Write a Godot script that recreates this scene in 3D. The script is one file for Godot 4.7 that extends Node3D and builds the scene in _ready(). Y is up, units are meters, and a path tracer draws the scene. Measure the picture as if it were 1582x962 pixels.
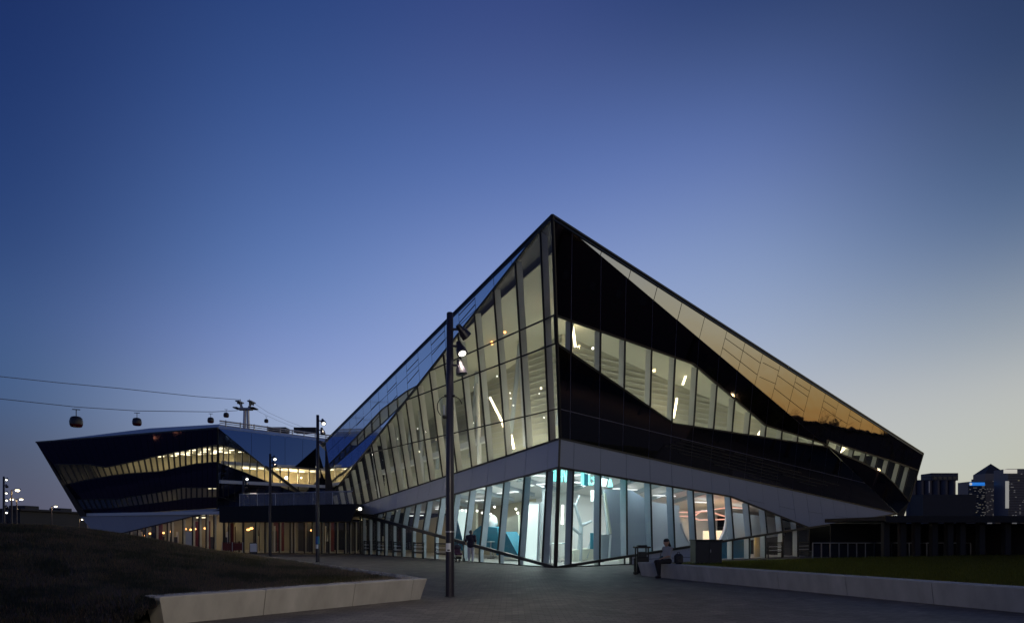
extends Node3D
# A faceted glass exhibition hall at dusk, with a second hall, a cable car and a plaza.
# Measurements were taken off the photograph as pixels and turned into points of real planes (see on()).

const F := 950.0
const U0 := 791.0
const V0 := 822.0
const EYE := Vector3(0, 1.6, 0)
const UP := Vector3.UP

var mats := {}
var rng := RandomNumberGenerator.new()
var taken := {}

# ------------------------------------------------------------------ naming
func numbered(n: String) -> String:
	var k: int = taken.get(n, 0)
	taken[n] = k + 1
	return n if k == 0 else "%s_%03d" % [n, k]

func thing(called: String, label: String, category: String, at := Vector3.ZERO, turn := 0.0, group := "") -> Node3D:
	var o := Node3D.new()
	o.name = numbered(called)
	o.position = at
	o.rotation.y = turn
	add_child(o)
	o.set_meta("label", label)
	o.set_meta("category", category)
	if group: o.set_meta("group", group)
	return o

func retag(o: Node, label: String, category := "", group := "") -> void:
	o.set_meta("label", label)
	if category: o.set_meta("category", category)
	if group: o.set_meta("group", group)

func part(parent: Node3D, called: String, mesh: Mesh, mat: Material, at := Vector3.ZERO, turn := Vector3.ZERO) -> MeshInstance3D:
	var o := MeshInstance3D.new()
	o.name = called
	o.mesh = mesh
	o.material_override = mat
	o.position = at
	o.rotation = turn
	parent.add_child(o, true)
	return o

# a part whose mesh is in world axes, under a thing that stands at its base
func wpart(parent: Node3D, called: String, mesh: Mesh, mat: Material) -> MeshInstance3D:
	return part(parent, called, mesh, mat, -parent.position)

func struct(called: String, mesh: Mesh, mat: Material, kind := "structure") -> MeshInstance3D:
	var o := MeshInstance3D.new()
	o.name = numbered(called)
	o.mesh = mesh
	o.material_override = mat
	add_child(o)
	o.set_meta("kind", kind)
	return o

func single(called: String, mesh: Mesh, mat: Material, label: String, category: String, at := Vector3.ZERO, group := "") -> MeshInstance3D:
	var o := MeshInstance3D.new()
	o.name = numbered(called)
	o.mesh = mesh
	o.material_override = mat
	o.position = at
	add_child(o)
	retag(o, label, category, group)
	return o

func dup(src: Node3D, label: String, at: Vector3, turn := 0.0) -> Node3D:
	var c: Node3D = src.duplicate()
	c.name = numbered(String(src.name).rstrip("_0123456789"))
	add_child(c)
	c.position = at
	c.rotation.y = turn
	c.set_meta("label", label)
	return c

# ------------------------------------------------------------------ measuring
func px(u: float, v: float, d: float) -> Vector3:
	return Vector3((u - U0) / F * d, 1.6 + (V0 - v) / F * d, -d)

func ground(u: float, v: float) -> Vector3:
	return px(u, v, 1.6 * F / (v - V0))

func plane_of(a: Vector3, b: Vector3, c: Vector3) -> Plane:
	var n := (b - a).cross(c - a).normalized()
	if n.dot(EYE - a) < 0.0: n = -n
	return Plane(n, a)

func on(pl: Plane, u: float, v: float) -> Vector3:
	var r := Vector3((u - U0) / F, (V0 - v) / F, -1.0)
	var t := (pl.d - pl.normal.dot(EYE)) / pl.normal.dot(r)
	return EYE + r * t

# a facet: a plane with its own two axes; x runs level along the wall
func facet(pl: Plane, o: Vector3) -> Dictionary:
	var ex := UP.cross(pl.normal).normalized()
	var ey := pl.normal.cross(ex).normalized()
	return {"pl": pl, "o": pl.project(o), "ex": ex, "ey": ey, "n": pl.normal}

func to2(f: Dictionary, p: Vector3) -> Vector2:
	return Vector2((p - f.o).dot(f.ex), (p - f.o).dot(f.ey))

func to3(f: Dictionary, q: Vector2, z := 0.0) -> Vector3:
	return f.o + f.ex * q.x + f.ey * q.y + f.n * z

func fp(f: Dictionary, u: float, v: float) -> Vector2:
	return to2(f, on(f.pl, u, v))

func fpoly(f: Dictionary, pts: Array) -> PackedVector2Array:
	var out := PackedVector2Array()
	for p in pts: out.append(fp(f, p[0], p[1]))
	return out

func shrink(poly: PackedVector2Array, by: float) -> PackedVector2Array:
	var best := PackedVector2Array()
	var most := 0.0
	for q in Geometry2D.offset_polygon(poly, -by, Geometry2D.JOIN_MITER):
		var a := absf(area(q))
		if a > most:
			most = a
			best = q
	return best

func area(p: PackedVector2Array) -> float:
	var s := 0.0
	for i in p.size(): s += p[i].cross(p[(i + 1) % p.size()])
	return s * 0.5

func split(polys: Array, a: Vector2, b: Vector2) -> Array:
	var d := (b - a).normalized()
	var n := Vector2(-d.y, d.x)
	var big := 300.0
	var left := PackedVector2Array([a - d * big, a + d * big, a + d * big + n * big, a - d * big + n * big])
	var right := PackedVector2Array([a - d * big, a + d * big, a + d * big - n * big, a - d * big - n * big])
	var out := []
	for p in polys:
		for side in [left, right]:
			for q in Geometry2D.intersect_polygons(p, side):
				if absf(area(q)) > 0.004: out.append(q)
	return out

# ------------------------------------------------------------------ meshes
func st_new() -> SurfaceTool:
	var st := SurfaceTool.new()
	st.begin(Mesh.PRIMITIVE_TRIANGLES)
	st.set_smooth_group(-1)
	return st

func st_end(st: SurfaceTool) -> ArrayMesh:
	st.generate_normals()
	return st.commit()

func tri(st: SurfaceTool, a: Vector3, b: Vector3, c: Vector3, out: Vector3) -> void:
	if (b - a).cross(c - a).dot(out) > 0.0:
		st.add_vertex(a); st.add_vertex(c); st.add_vertex(b)
	else:
		st.add_vertex(a); st.add_vertex(b); st.add_vertex(c)

func quad(st: SurfaceTool, a: Vector3, b: Vector3, c: Vector3, d: Vector3, out: Vector3) -> void:
	tri(st, a, b, c, out)
	tri(st, a, c, d, out)

func add_box(st: SurfaceTool, c: Vector3, s: Vector3, b := Basis.IDENTITY, bev := 0.0) -> void:
	var h := s * 0.5
	if bev <= 0.0:
		for ax in 3:
			for sg in [-1.0, 1.0]:
				var n := Vector3.ZERO; n[ax] = sg
				var p := Vector3.ZERO; p[(ax + 1) % 3] = h[(ax + 1) % 3]
				var q := Vector3.ZERO; q[(ax + 2) % 3] = h[(ax + 2) % 3]
				var m := n * h[ax]
				quad(st, c + b * (m - p - q), c + b * (m + p - q), c + b * (m + p + q), c + b * (m - p + q), b * n)
		return
	var k := minf(bev, minf(h.x, minf(h.y, h.z)) * 0.9)
	var at := func(sx: float, sy: float, sz: float, ax: int) -> Vector3:
		var v := Vector3(sx * (h.x - k), sy * (h.y - k), sz * (h.z - k))
		v[ax] = [sx, sy, sz][ax] * h[ax]
		return c + b * v
	for ax in 3:
		var i := (ax + 1) % 3
		var j := (ax + 2) % 3
		for sg in [-1.0, 1.0]:
			var cs := []
			for w in [[-1.0, -1.0], [1.0, -1.0], [1.0, 1.0], [-1.0, 1.0]]:
				var s3 := [0.0, 0.0, 0.0]
				s3[ax] = sg; s3[i] = w[0]; s3[j] = w[1]
				cs.append(at.call(s3[0], s3[1], s3[2], ax))
			var n := Vector3.ZERO; n[ax] = sg
			quad(st, cs[0], cs[1], cs[2], cs[3], b * n)
		for si in [-1.0, 1.0]:
			for sj in [-1.0, 1.0]:
				var e0 := [0.0, 0.0, 0.0]; e0[i] = si; e0[j] = sj; e0[ax] = -1.0
				var e1 := e0.duplicate(); e1[ax] = 1.0
				var n := Vector3.ZERO; n[i] = si; n[j] = sj
				quad(st, at.call(e0[0], e0[1], e0[2], i), at.call(e1[0], e1[1], e1[2], i), at.call(e1[0], e1[1], e1[2], j), at.call(e0[0], e0[1], e0[2], j), b * n)
	for sx in [-1.0, 1.0]:
		for sy in [-1.0, 1.0]:
			for sz in [-1.0, 1.0]:
				tri(st, at.call(sx, sy, sz, 0), at.call(sx, sy, sz, 1), at.call(sx, sy, sz, 2), b * Vector3(sx, sy, sz))

func box(s: Vector3, c := Vector3.ZERO, bev := 0.0) -> ArrayMesh:
	var st := st_new()
	add_box(st, c, s, Basis.IDENTITY, bev)
	return st_end(st)

# a square bar between two points; side is the direction of its first width
func add_bar(st: SurfaceTool, a: Vector3, b: Vector3, w: float, t: float, side := Vector3.ZERO) -> void:
	var d := (b - a).normalized()
	if side == Vector3.ZERO: side = d.cross(UP if absf(d.y) < 0.95 else Vector3.RIGHT)
	side = (side - d * side.dot(d)).normalized()
	var o := d.cross(side)
	add_box(st, (a + b) * 0.5, Vector3(w, t, (b - a).length()), Basis(side, o, d))

func bar(a: Vector3, b: Vector3, w: float, t: float, side := Vector3.ZERO) -> ArrayMesh:
	var st := st_new()
	add_bar(st, a, b, w, t, side)
	return st_end(st)

func add_tube(st: SurfaceTool, pts: Array, radii: Array, sides := 12, caps := true) -> void:
	st.set_smooth_group(1)
	var rings := []
	var ref := Vector3.ZERO
	for i in pts.size():
		var d: Vector3 = (pts[mini(i + 1, pts.size() - 1)] - pts[maxi(i - 1, 0)]).normalized()
		if ref == Vector3.ZERO: ref = d.cross(UP if absf(d.y) < 0.9 else Vector3.RIGHT).normalized()
		ref = (ref - d * ref.dot(d)).normalized()
		var o := d.cross(ref)
		var ring := []
		var r: float = radii[mini(i, radii.size() - 1)]
		for k in sides:
			var a := TAU * k / sides
			ring.append(pts[i] + (ref * cos(a) + o * sin(a)) * r)
		rings.append(ring)
	for i in pts.size() - 1:
		for k in sides:
			var k2 := (k + 1) % sides
			var mid: Vector3 = (rings[i][k] + rings[i][k2] + rings[i + 1][k] + rings[i + 1][k2]) * 0.25 - (pts[i] + pts[i + 1]) * 0.5
			quad(st, rings[i][k], rings[i][k2], rings[i + 1][k2], rings[i + 1][k], mid)
	st.set_smooth_group(-1)
	if caps:
		for e in [0, pts.size() - 1]:
			var out: Vector3 = (pts[0] - pts[1]) if e == 0 else (pts[e] - pts[e - 1])
			for k in sides - 2:
				tri(st, rings[e][0], rings[e][k + 1], rings[e][k + 2], out)

func tube(pts: Array, radii: Array, sides := 12) -> ArrayMesh:
	var st := st_new()
	add_tube(st, pts, radii, sides)
	return st_end(st)

# a sheet or slab on a facet, between two heights over the plane
func add_prism(st: SurfaceTool, f: Dictionary, poly: PackedVector2Array, z0: float, z1: float, tilt := Vector2.ZERO) -> void:
	var idx := Geometry2D.triangulate_polygon(poly)
	var mid := Vector2.ZERO
	for q in poly: mid += q / poly.size()
	var hi := []
	var lo := []
	for q in poly:
		hi.append(to3(f, q, z1 + (q - mid).dot(tilt)))
		lo.append(to3(f, q, z0))
	for i in range(0, idx.size(), 3):
		tri(st, hi[idx[i]], hi[idx[i + 1]], hi[idx[i + 2]], f.n)
		if z0 != z1: tri(st, lo[idx[i]], lo[idx[i + 1]], lo[idx[i + 2]], -f.n)
	if z0 == z1: return
	var s := signf(area(poly))
	for i in poly.size():
		var j := (i + 1) % poly.size()
		var e: Vector2 = poly[j] - poly[i]
		var o: Vector3 = (f.ex * e.y - f.ey * e.x) * s
		quad(st, lo[i], lo[j], hi[j], hi[i], o)

func prism(f: Dictionary, poly: PackedVector2Array, z0: float, z1: float, tilt := Vector2.ZERO) -> ArrayMesh:
	var st := st_new()
	add_prism(st, f, poly, z0, z1, tilt)
	return st_end(st)

# a slab between two levels over a plan outline (points x, z)
func slab(plan: Array, y0: float, y1: float) -> ArrayMesh:
	var f := {"o": Vector3.ZERO, "ex": Vector3.RIGHT, "ey": Vector3(0, 0, -1), "n": UP}
	var poly := PackedVector2Array()
	for p in plan: poly.append(Vector2(p.x, -p.y))
	return prism(f, poly, y0, y1)

func sheet3(pts: Array, out: Vector3, thick := 0.0) -> ArrayMesh:
	var pl := Plane(pts[0], pts[1], pts[2])
	var n := pl.normal if pl.normal.dot(out) > 0 else -pl.normal
	var ex: Vector3 = (pts[1] - pts[0]).normalized()
	var f := {"o": pts[0], "ex": ex, "ey": n.cross(ex), "n": n}
	var poly := PackedVector2Array()
	for p in pts: poly.append(to2(f, p))
	return prism(f, poly, -thick, 0.0)

# ------------------------------------------------------------------ materials
func mat(called: String, c: Color, rough := 0.7, metal := 0.0) -> StandardMaterial3D:
	var m := StandardMaterial3D.new()
	m.resource_name = called
	m.albedo_color = c.linear_to_srgb()
	m.roughness = rough
	m.metallic = metal
	mats[called] = m
	return m

func lin(r: float, g: float, b: float) -> Color:
	return Color(r, g, b)

func glow(called: String, c: Color, e: float) -> StandardMaterial3D:
	var m := mat(called, Color(0.6, 0.6, 0.6), 0.5)
	m.emission_enabled = true
	m.emission = c.linear_to_srgb()
	m.emission_energy_multiplier = e
	return m

func noise_tex(freq: float, lo: Color, hi: Color, size := 512, octaves := 4, sd := 1) -> NoiseTexture2D:
	var n := FastNoiseLite.new()
	n.noise_type = FastNoiseLite.TYPE_SIMPLEX_SMOOTH
	n.frequency = freq
	n.fractal_octaves = octaves
	n.seed = sd
	var t := NoiseTexture2D.new()
	t.width = size; t.height = size
	t.seamless = true
	t.noise = n
	var g := Gradient.new()
	g.set_color(0, lo.linear_to_srgb()); g.set_color(1, hi.linear_to_srgb())
	t.color_ramp = g
	return t

func textured(m: StandardMaterial3D, lo: Color, hi: Color, freq: float, scale: float, bump := 0.0, sd := 1) -> void:
	m.albedo_color = Color.WHITE
	m.albedo_texture = noise_tex(freq, lo, hi, 512, 5, sd)
	m.uv1_triplanar = true
	m.uv1_world_triplanar = true
	m.uv1_scale = Vector3.ONE * scale
	if bump > 0.0:
		m.heightmap_enabled = true
		m.heightmap_texture = noise_tex(freq * 2.0, Color.BLACK, Color.WHITE, 512, 4, sd + 7)
		m.heightmap_scale = bump

# small paving units, far too fine to tell apart at this distance: tone of each unit and its joint
func paver_texture() -> ImageTexture:
	var im := Image.create(512, 512, false, Image.FORMAT_RGB8)
	var r := RandomNumberGenerator.new()
	r.seed = 41
	im.fill(lin(0.055, 0.048, 0.043).linear_to_srgb())
	for row in 32:
		for k in 16:
			var t := r.randf_range(0.68, 1.3) * (1.35 if r.randf() < 0.06 else 1.0)
			var c := (lin(0.145, 0.124, 0.108) * t).linear_to_srgb()
			var x := k * 32 + (16 if row % 2 else 0)
			im.fill_rect(Rect2i(x + 1, row * 16 + 1, 30, 14), c)
			if x + 31 > 512: im.fill_rect(Rect2i(0, row * 16 + 1, x + 31 - 512, 14), c)
	return ImageTexture.create_from_image(im)

func make_materials() -> void:
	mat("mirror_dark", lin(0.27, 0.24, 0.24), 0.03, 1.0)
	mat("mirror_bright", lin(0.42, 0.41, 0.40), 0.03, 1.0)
	var mb: StandardMaterial3D = mats.mirror_bright
	mb.heightmap_enabled = true
	mb.heightmap_texture = noise_tex(0.008, Color.BLACK, Color.WHITE, 512, 2, 21)
	mb.heightmap_scale = 0.5
	mb.uv1_triplanar = true
	mb.uv1_world_triplanar = true
	mb.uv1_scale = Vector3.ONE * 0.16
	mat("joint_light", lin(0.30, 0.27, 0.32), 0.6)
	mat("fin_blue", lin(0.30, 0.34, 0.40), 0.6)
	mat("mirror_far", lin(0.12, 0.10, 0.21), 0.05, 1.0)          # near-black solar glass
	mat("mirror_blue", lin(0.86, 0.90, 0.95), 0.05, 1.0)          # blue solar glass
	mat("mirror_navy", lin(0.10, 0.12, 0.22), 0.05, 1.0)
	var bm := mat("band_metal", lin(0.42, 0.45, 0.52), 0.45, 0.08)
	bm.metallic_specular = 0.5
	mat("black_frame", lin(0.012, 0.012, 0.014), 0.4)
	mat("joint", lin(0.008, 0.008, 0.01), 0.8)
	mat("fin", lin(0.60, 0.60, 0.55), 0.6)
	var gl := mat("glass", Color(0.8, 0.85, 0.85, 0.05), 0.0)
	gl.albedo_color.a = 0.05
	gl.transparency = BaseMaterial3D.TRANSPARENCY_ALPHA
	var tg := mat("tint_glass", Color(0.16, 0.22, 0.34), 0.0)
	tg.albedo_color.a = 0.35
	tg.transparency = BaseMaterial3D.TRANSPARENCY_ALPHA
	mat("lining", lin(0.60, 0.60, 0.50), 0.8)
	mat("white_wall", lin(0.72, 0.73, 0.72), 0.8)
	mat("grey_wall", lin(0.40, 0.45, 0.48), 0.8)
	mat("beige_wall", lin(0.55, 0.50, 0.36), 0.8)
	mat("dark_inside", lin(0.06, 0.055, 0.05), 0.8)
	mat("floor_in", lin(0.35, 0.34, 0.32), 0.5)
	mat("teal", lin(0.03, 0.22, 0.32), 0.6)
	mat("roof_metal", lin(0.42, 0.43, 0.45), 0.5, 0.2)
	mat("pole_paint", lin(0.022, 0.018, 0.03), 0.35)
	mat("white_paint", lin(0.75, 0.75, 0.75), 0.5)
	mat("steel", lin(0.5, 0.5, 0.52), 0.35, 0.8)
	mat("dark_steel", lin(0.03, 0.03, 0.032), 0.5, 0.2)
	mat("rust_red", lin(0.16, 0.02, 0.015), 0.6)
	mat("blue_sticker", lin(0.02, 0.12, 0.4), 0.5)
	mat("black_plastic", lin(0.015, 0.014, 0.013), 0.55)
	mat("timber", lin(0.045, 0.032, 0.022), 0.8)
	mat("bark", lin(0.03, 0.025, 0.02), 0.9)
	mat("skin", lin(0.42, 0.24, 0.16), 0.6)
	mat("hair", lin(0.008, 0.006, 0.005), 0.5)
	mat("shirt_dark", lin(0.02, 0.012, 0.03), 0.85)
	mat("trousers_pale", lin(0.48, 0.46, 0.52), 0.85)
	mat("top_grey", lin(0.34, 0.33, 0.31), 0.85)
	mat("trousers_dark", lin(0.02, 0.016, 0.018), 0.85)
	mat("shoe", lin(0.015, 0.01, 0.01), 0.5)
	mat("shoe_pale", lin(0.45, 0.43, 0.4), 0.6)
	mat("bag_teal", lin(0.03, 0.07, 0.09), 0.7)
	mat("bag_plum", lin(0.07, 0.015, 0.06), 0.7)
	mat("eye_white", lin(0.7, 0.7, 0.7), 0.3)
	mat("lips", lin(0.25, 0.08, 0.07), 0.5)
	mat("eye_dark", lin(0.01, 0.01, 0.01), 0.2)
	mat("city_dark", lin(0.03, 0.03, 0.036), 0.7)
	mat("brick_dark", lin(0.085, 0.05, 0.04), 0.85)
	mat("city_glass", lin(0.08, 0.09, 0.12), 0.3)
	mat("city_pane", lin(0.02, 0.022, 0.03), 0.12)
	mat("cabin_glass", lin(0.02, 0.02, 0.03), 0.35)
	mat("cabin_red", lin(0.10, 0.008, 0.02), 0.4)
	var con := mat("concrete", lin(0.4, 0.39, 0.38), 0.8)
	textured(con, lin(0.46, 0.43, 0.395), lin(0.62, 0.58, 0.53), 0.02, 0.45, 0.25, 3)
	var asp := mat("paving", lin(0.1, 0.1, 0.1), 0.7)
	asp.albedo_color = Color.WHITE
	asp.albedo_texture = paver_texture()
	asp.uv1_triplanar = true
	asp.uv1_world_triplanar = true
	asp.uv1_scale = Vector3.ONE * 0.25
	asp.heightmap_enabled = true
	asp.heightmap_texture = noise_tex(0.05, Color.BLACK, Color.WHITE, 512, 4, 12)
	asp.heightmap_scale = 0.4
	var gr := mat("far_ground", lin(0.03, 0.03, 0.03), 0.9)
	textured(gr, lin(0.02, 0.022, 0.02), lin(0.045, 0.045, 0.04), 0.02, 0.02, 0.0, 8)
	var so := mat("soil", lin(0.03, 0.028, 0.018), 0.95)
	textured(so, lin(0.09, 0.07, 0.045), lin(0.18, 0.14, 0.09), 0.03, 0.5, 1.0, 9)
	con.uv1_scale = Vector3(0.5, 0.13, 0.5)
	for q in [[con, 0.006, 0.12, 31], [asp, 0.005, 0.06, 33]]:
		q[0].detail_enabled = true
		q[0].detail_blend_mode = BaseMaterial3D.BLEND_MODE_MUL
		q[0].detail_albedo = noise_tex(q[1], lin(0.6, 0.59, 0.57), lin(1, 1, 1), 512, 6, q[3])
	var bl := mat("blade", lin(0.045, 0.055, 0.018), 0.7)
	bl.vertex_color_use_as_albedo = true
	bl.albedo_color = Color.WHITE
	glow("lamp_white", lin(1.0, 0.97, 0.85), 3.0)
	glow("lamp_soft", lin(0.95, 1.0, 0.98), 1.0)
	glow("lamp_warm", lin(1.0, 0.86, 0.55), 3.0)
	glow("lamp_street", lin(1.0, 0.9, 0.62), 6.0)
	glow("lamp_orange", lin(1.0, 0.42, 0.12), 4.0)
	glow("lamp_cool", lin(0.75, 1.0, 0.95), 1.6)
	glow("neon_cyan", lin(0.15, 0.95, 0.85), 1.6)
	glow("neon_orange", lin(1.0, 0.42, 0.28), 0.7)
	glow("screen_white", lin(0.72, 0.95, 0.9), 0.85)
	glow("sign_blue", lin(0.0, 0.16, 0.62), 0.9)
	glow("sign_white", lin(0.8, 0.76, 0.62), 0.6)
	glow("lit_far", lin(0.8, 0.72, 0.5), 0.08)
	glow("lamp_warm_soft", lin(1.0, 0.78, 0.45), 0.8)
	glow("lit_window", lin(0.8, 0.6, 0.3), 0.4)
	glow("lit_stair", lin(0.75, 0.72, 0.6), 0.3)
	mat("city_silo", lin(0.06, 0.058, 0.075), 0.6)
	var lf := mat("leaf", lin(0.05, 0.06, 0.025), 0.8)
	lf.backlight_enabled = true
	lf.backlight = Color(0.15, 0.18, 0.08)

# ------------------------------------------------------------------ sky
func srgb(r: int, g: int, b: int) -> Color:
	return Color(r / 255.0, g / 255.0, b / 255.0).srgb_to_linear()

func sky_image() -> Image:
	var els := [0.0, 5.0, 10.0, 15.0, 20.0, 30.0, 38.0, 55.0, 90.0]
	var azs := [-180.0, -110.0, -60.0, -40.0, -20.0, 0.0, 20.0, 40.0, 62.0, 85.0, 112.0, 140.0, 180.0]
	var zen := srgb(24, 42, 92)
	var dim := [srgb(84, 84, 104), srgb(84, 92, 122), srgb(76, 98, 146), srgb(62, 88, 138), srgb(46, 74, 128), srgb(30, 56, 112), srgb(26, 48, 104), srgb(24, 44, 96), zen]
	var rows := [
		dim, dim,
		[srgb(82, 84, 106), srgb(84, 98, 132), srgb(84, 110, 158), srgb(74, 101, 152), srgb(54, 84, 140), srgb(33, 60, 118), srgb(27, 50, 108), srgb(24, 44, 98), zen],
		[srgb(82, 82, 104), srgb(78, 88, 114), srgb(68, 94, 136), srgb(60, 88, 138), srgb(46, 74, 128), srgb(29, 55, 111), srgb(24, 46, 100), srgb(23, 42, 94), zen],
		[srgb(140, 140, 158), srgb(148, 158, 184), srgb(150, 168, 205), srgb(126, 148, 202), srgb(102, 130, 188), srgb(66, 96, 158), srgb(45, 73, 133), srgb(28, 50, 108), zen],
		[srgb(176, 172, 176), srgb(180, 184, 198), srgb(168, 182, 212), srgb(152, 170, 214), srgb(135, 156, 208), srgb(88, 115, 178), srgb(62, 84, 144), srgb(32, 54, 114), zen],
		[srgb(195, 186, 170), srgb(192, 192, 190), srgb(182, 188, 198), srgb(162, 176, 202), srgb(140, 160, 199), srgb(92, 116, 174), srgb(54, 76, 128), srgb(30, 52, 106), zen],
		[srgb(192, 186, 158), srgb(190, 192, 178), srgb(182, 186, 184), srgb(146, 158, 172), srgb(104, 124, 155), srgb(54, 75, 115), srgb(38, 56, 96), srgb(27, 45, 94), zen],
		[srgb(186, 140, 70), srgb(190, 166, 114), srgb(202, 196, 172), srgb(172, 173, 170), srgb(126, 138, 154), srgb(62, 80, 118), srgb(38, 56, 94), srgb(27, 45, 94), zen],
		[srgb(190, 108, 46), srgb(198, 160, 96), srgb(212, 204, 174), srgb(198, 200, 198), srgb(164, 168, 174), srgb(82, 100, 136), srgb(46, 64, 106), srgb(28, 46, 96), zen],
		[srgb(212, 140, 82), srgb(216, 178, 116), srgb(200, 194, 172), srgb(178, 182, 182), srgb(136, 147, 161), srgb(68, 88, 128), srgb(39, 59, 103), srgb(27, 45, 96), zen],
		[srgb(150, 130, 120), srgb(150, 145, 140), srgb(130, 138, 156), srgb(100, 118, 150), srgb(74, 98, 142), srgb(40, 66, 118), srgb(30, 52, 106), srgb(25, 44, 96), zen],
		dim]
	var w := 512
	var h := 256
	var im := Image.create(w, h, false, Image.FORMAT_RGBAF)
	for y in h:
		var el: float = maxf(90.0 - (y + 0.5) / h * 180.0, 0.0)
		var e := 0
		while e < els.size() - 2 and el > els[e + 1]: e += 1
		var te: float = clampf((el - els[e]) / (els[e + 1] - els[e]), 0, 1)
		for x in w:
			var az: float = wrapf((x + 0.5) / w * 360.0, -180.0, 180.0)
			var a := 0
			while a < azs.size() - 2 and az > azs[a + 1]: a += 1
			var ta: float = clampf((az - azs[a]) / (azs[a + 1] - azs[a]), 0, 1)
			# Catmull-Rom along the azimuth keeps the glow smooth
			var col: Array[Color] = []
			for k in 4:
				var row: Array = rows[clampi(a - 1 + k, 0, rows.size() - 1)]
				var cc := Color()
				for i in 3:
					cc[i] = cubic_interpolate_in_time(row[e][i], row[e + 1][i], row[maxi(e - 1, 0)][i], row[mini(e + 2, 8)][i], te, els[e + 1] - els[e], els[maxi(e - 1, 0)] - els[e], els[mini(e + 2, 8)] - els[e])
				col.append(cc)
			var c := Color()
			for i in 3:
				c[i] = maxf(cubic_interpolate(col[1][i], col[2][i], col[0][i], col[3][i], ta), 0.002)
			var lum := 0.3 * c.r + 0.6 * c.g + 0.1 * c.b
			c = c.lerp(Color(lum, lum, lum), 0.09)
			c.a = 1.0
			im.set_pixel(x, y, c)
	return im

func area_light(at: Vector3, towards: Vector3, size: Vector2, c: Color, e: float, parent: Node3D) -> void:
	var l := AreaLight3D.new()
	l.name = "lamp_light"
	l.area_size = size
	l.light_color = c
	l.light_energy = e
	l.shadow_enabled = true
	l.set("area_range", 60.0)
	l.set("area_attenuation", 2.0)
	parent.add_child(l, true)
	var up := UP if absf(towards.normalized().y) < 0.9 else Vector3.RIGHT
	l.look_at_from_position(at, at + towards, up)

func omni(at: Vector3, c: Color, e: float, size: float, parent: Node3D) -> void:
	var l := OmniLight3D.new()
	l.name = "lamp_light"
	l.light_color = c
	l.light_energy = e
	l.light_size = size
	l.omni_range = 60.0
	l.omni_attenuation = 2.0
	l.shadow_enabled = true
	parent.add_child(l, true)
	l.global_position = at

# ------------------------------------------------------------------ facade pieces
func panels(b: Node3D, f: Dictionary, polys: Array, cuts: Array, m: String, called := "panel", gap := 0.012, wob := 0.0016) -> void:
	var pieces: Array = polys.duplicate()
	for p in polys:
		var back := shrink(p, 0.02)
		if back.size() > 2: wpart(b, "backing_board", prism(f, back, -0.12, -0.016 if m == "mirror_dark" else -0.07), mats.joint_light if m == "mirror_dark" else mats.joint)
	for c in cuts: pieces = split(pieces, c[0], c[1])
	for p in pieces:
		var q := shrink(p, gap)
		if q.size() < 3: continue
		var t := Vector2(rng.randfn(0, wob), rng.randfn(0, wob))
		wpart(b, called, prism(f, q, -0.012 if m == "mirror_dark" else -0.05, 0.0, t), mats[m])

# glazing: panes between bars, with deep fins behind the uprights
func glazing(b: Node3D, f: Dictionary, poly: PackedVector2Array, ups: Array, acrosses: Array, fin := 0.45, glass := "glass", w := 0.06, edge := 0.09, fin_mat := "fin") -> void:
	var pieces := [poly]
	for c in ups: pieces = split(pieces, c[0], c[1])
	for c in acrosses: pieces = split(pieces, c[0], c[1])
	for p in pieces:
		var q := shrink(p, 0.012)
		if q.size() < 3: continue
		var t := Vector2(rng.randfn(0, 0.0008), rng.randfn(0, 0.0008))
		var st := st_new()
		add_prism(st, f, q, -0.02, -0.02)
		wpart(b, "pane", st_end(st), mats[glass])
	for c in ups:
		for seg in Geometry2D.intersect_polyline_with_polygon(PackedVector2Array([c[0] - (c[1] - c[0]) * 9.0, c[1] + (c[1] - c[0]) * 9.0]), poly):
			var a: Vector2 = seg[0]
			var e: Vector2 = seg[seg.size() - 1]
			if a.distance_to(e) < 0.15: continue
			var mu := wpart(b, "mullion", bar(to3(f, a, 0.01), to3(f, e, 0.01), w, 0.07, f.ex), mats.black_frame)
			if fin > 0.0:
				part(mu, "fin", bar(to3(f, a, -0.04 - fin * 0.5), to3(f, e, -0.04 - fin * 0.5), w * 0.8, fin, f.ex), mats[fin_mat])
	for c in acrosses:
		for seg in Geometry2D.intersect_polyline_with_polygon(PackedVector2Array([c[0] - (c[1] - c[0]) * 9.0, c[1] + (c[1] - c[0]) * 9.0]), poly):
			var a: Vector2 = seg[0]
			var e: Vector2 = seg[seg.size() - 1]
			if a.distance_to(e) < 0.15: continue
			wpart(b, "transom", bar(to3(f, a, -0.012), to3(f, e, -0.012), w * 1.1, 0.09, f.ey), mats.black_frame)
	if edge > 0.0:
		for i in poly.size():
			var a: Vector2 = poly[i]
			var e: Vector2 = poly[(i + 1) % poly.size()]
			wpart(b, "frame", bar(to3(f, a, -0.025), to3(f, e, -0.025), edge, 0.12, f.n.cross(to3(f, e) - to3(f, a))), mats.black_frame)

func line(f: Dictionary, u0: float, v0: float, u1: float, v1: float) -> Array:
	return [fp(f, u0, v0), fp(f, u1, v1)]

func plane_y(pl: Plane, x: float, z: float) -> float:
	return (pl.d - pl.normal.x * x - pl.normal.z * z) / pl.normal.y

# ------------------------------------------------------------------ the near hall
var B: Vector3
var hall: Node3D
var dLn: Vector3
var dRn: Vector3
var nL: Vector3
var nR: Vector3
var slab_pl: Plane
var VLp: Plane
var VRp: Plane

func plan(dir: Vector3, n: Vector3, s: float, inward: float, y := 0.0) -> Vector3:
	var p := B + dir * s - n * inward
	p.y = y
	return p

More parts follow.
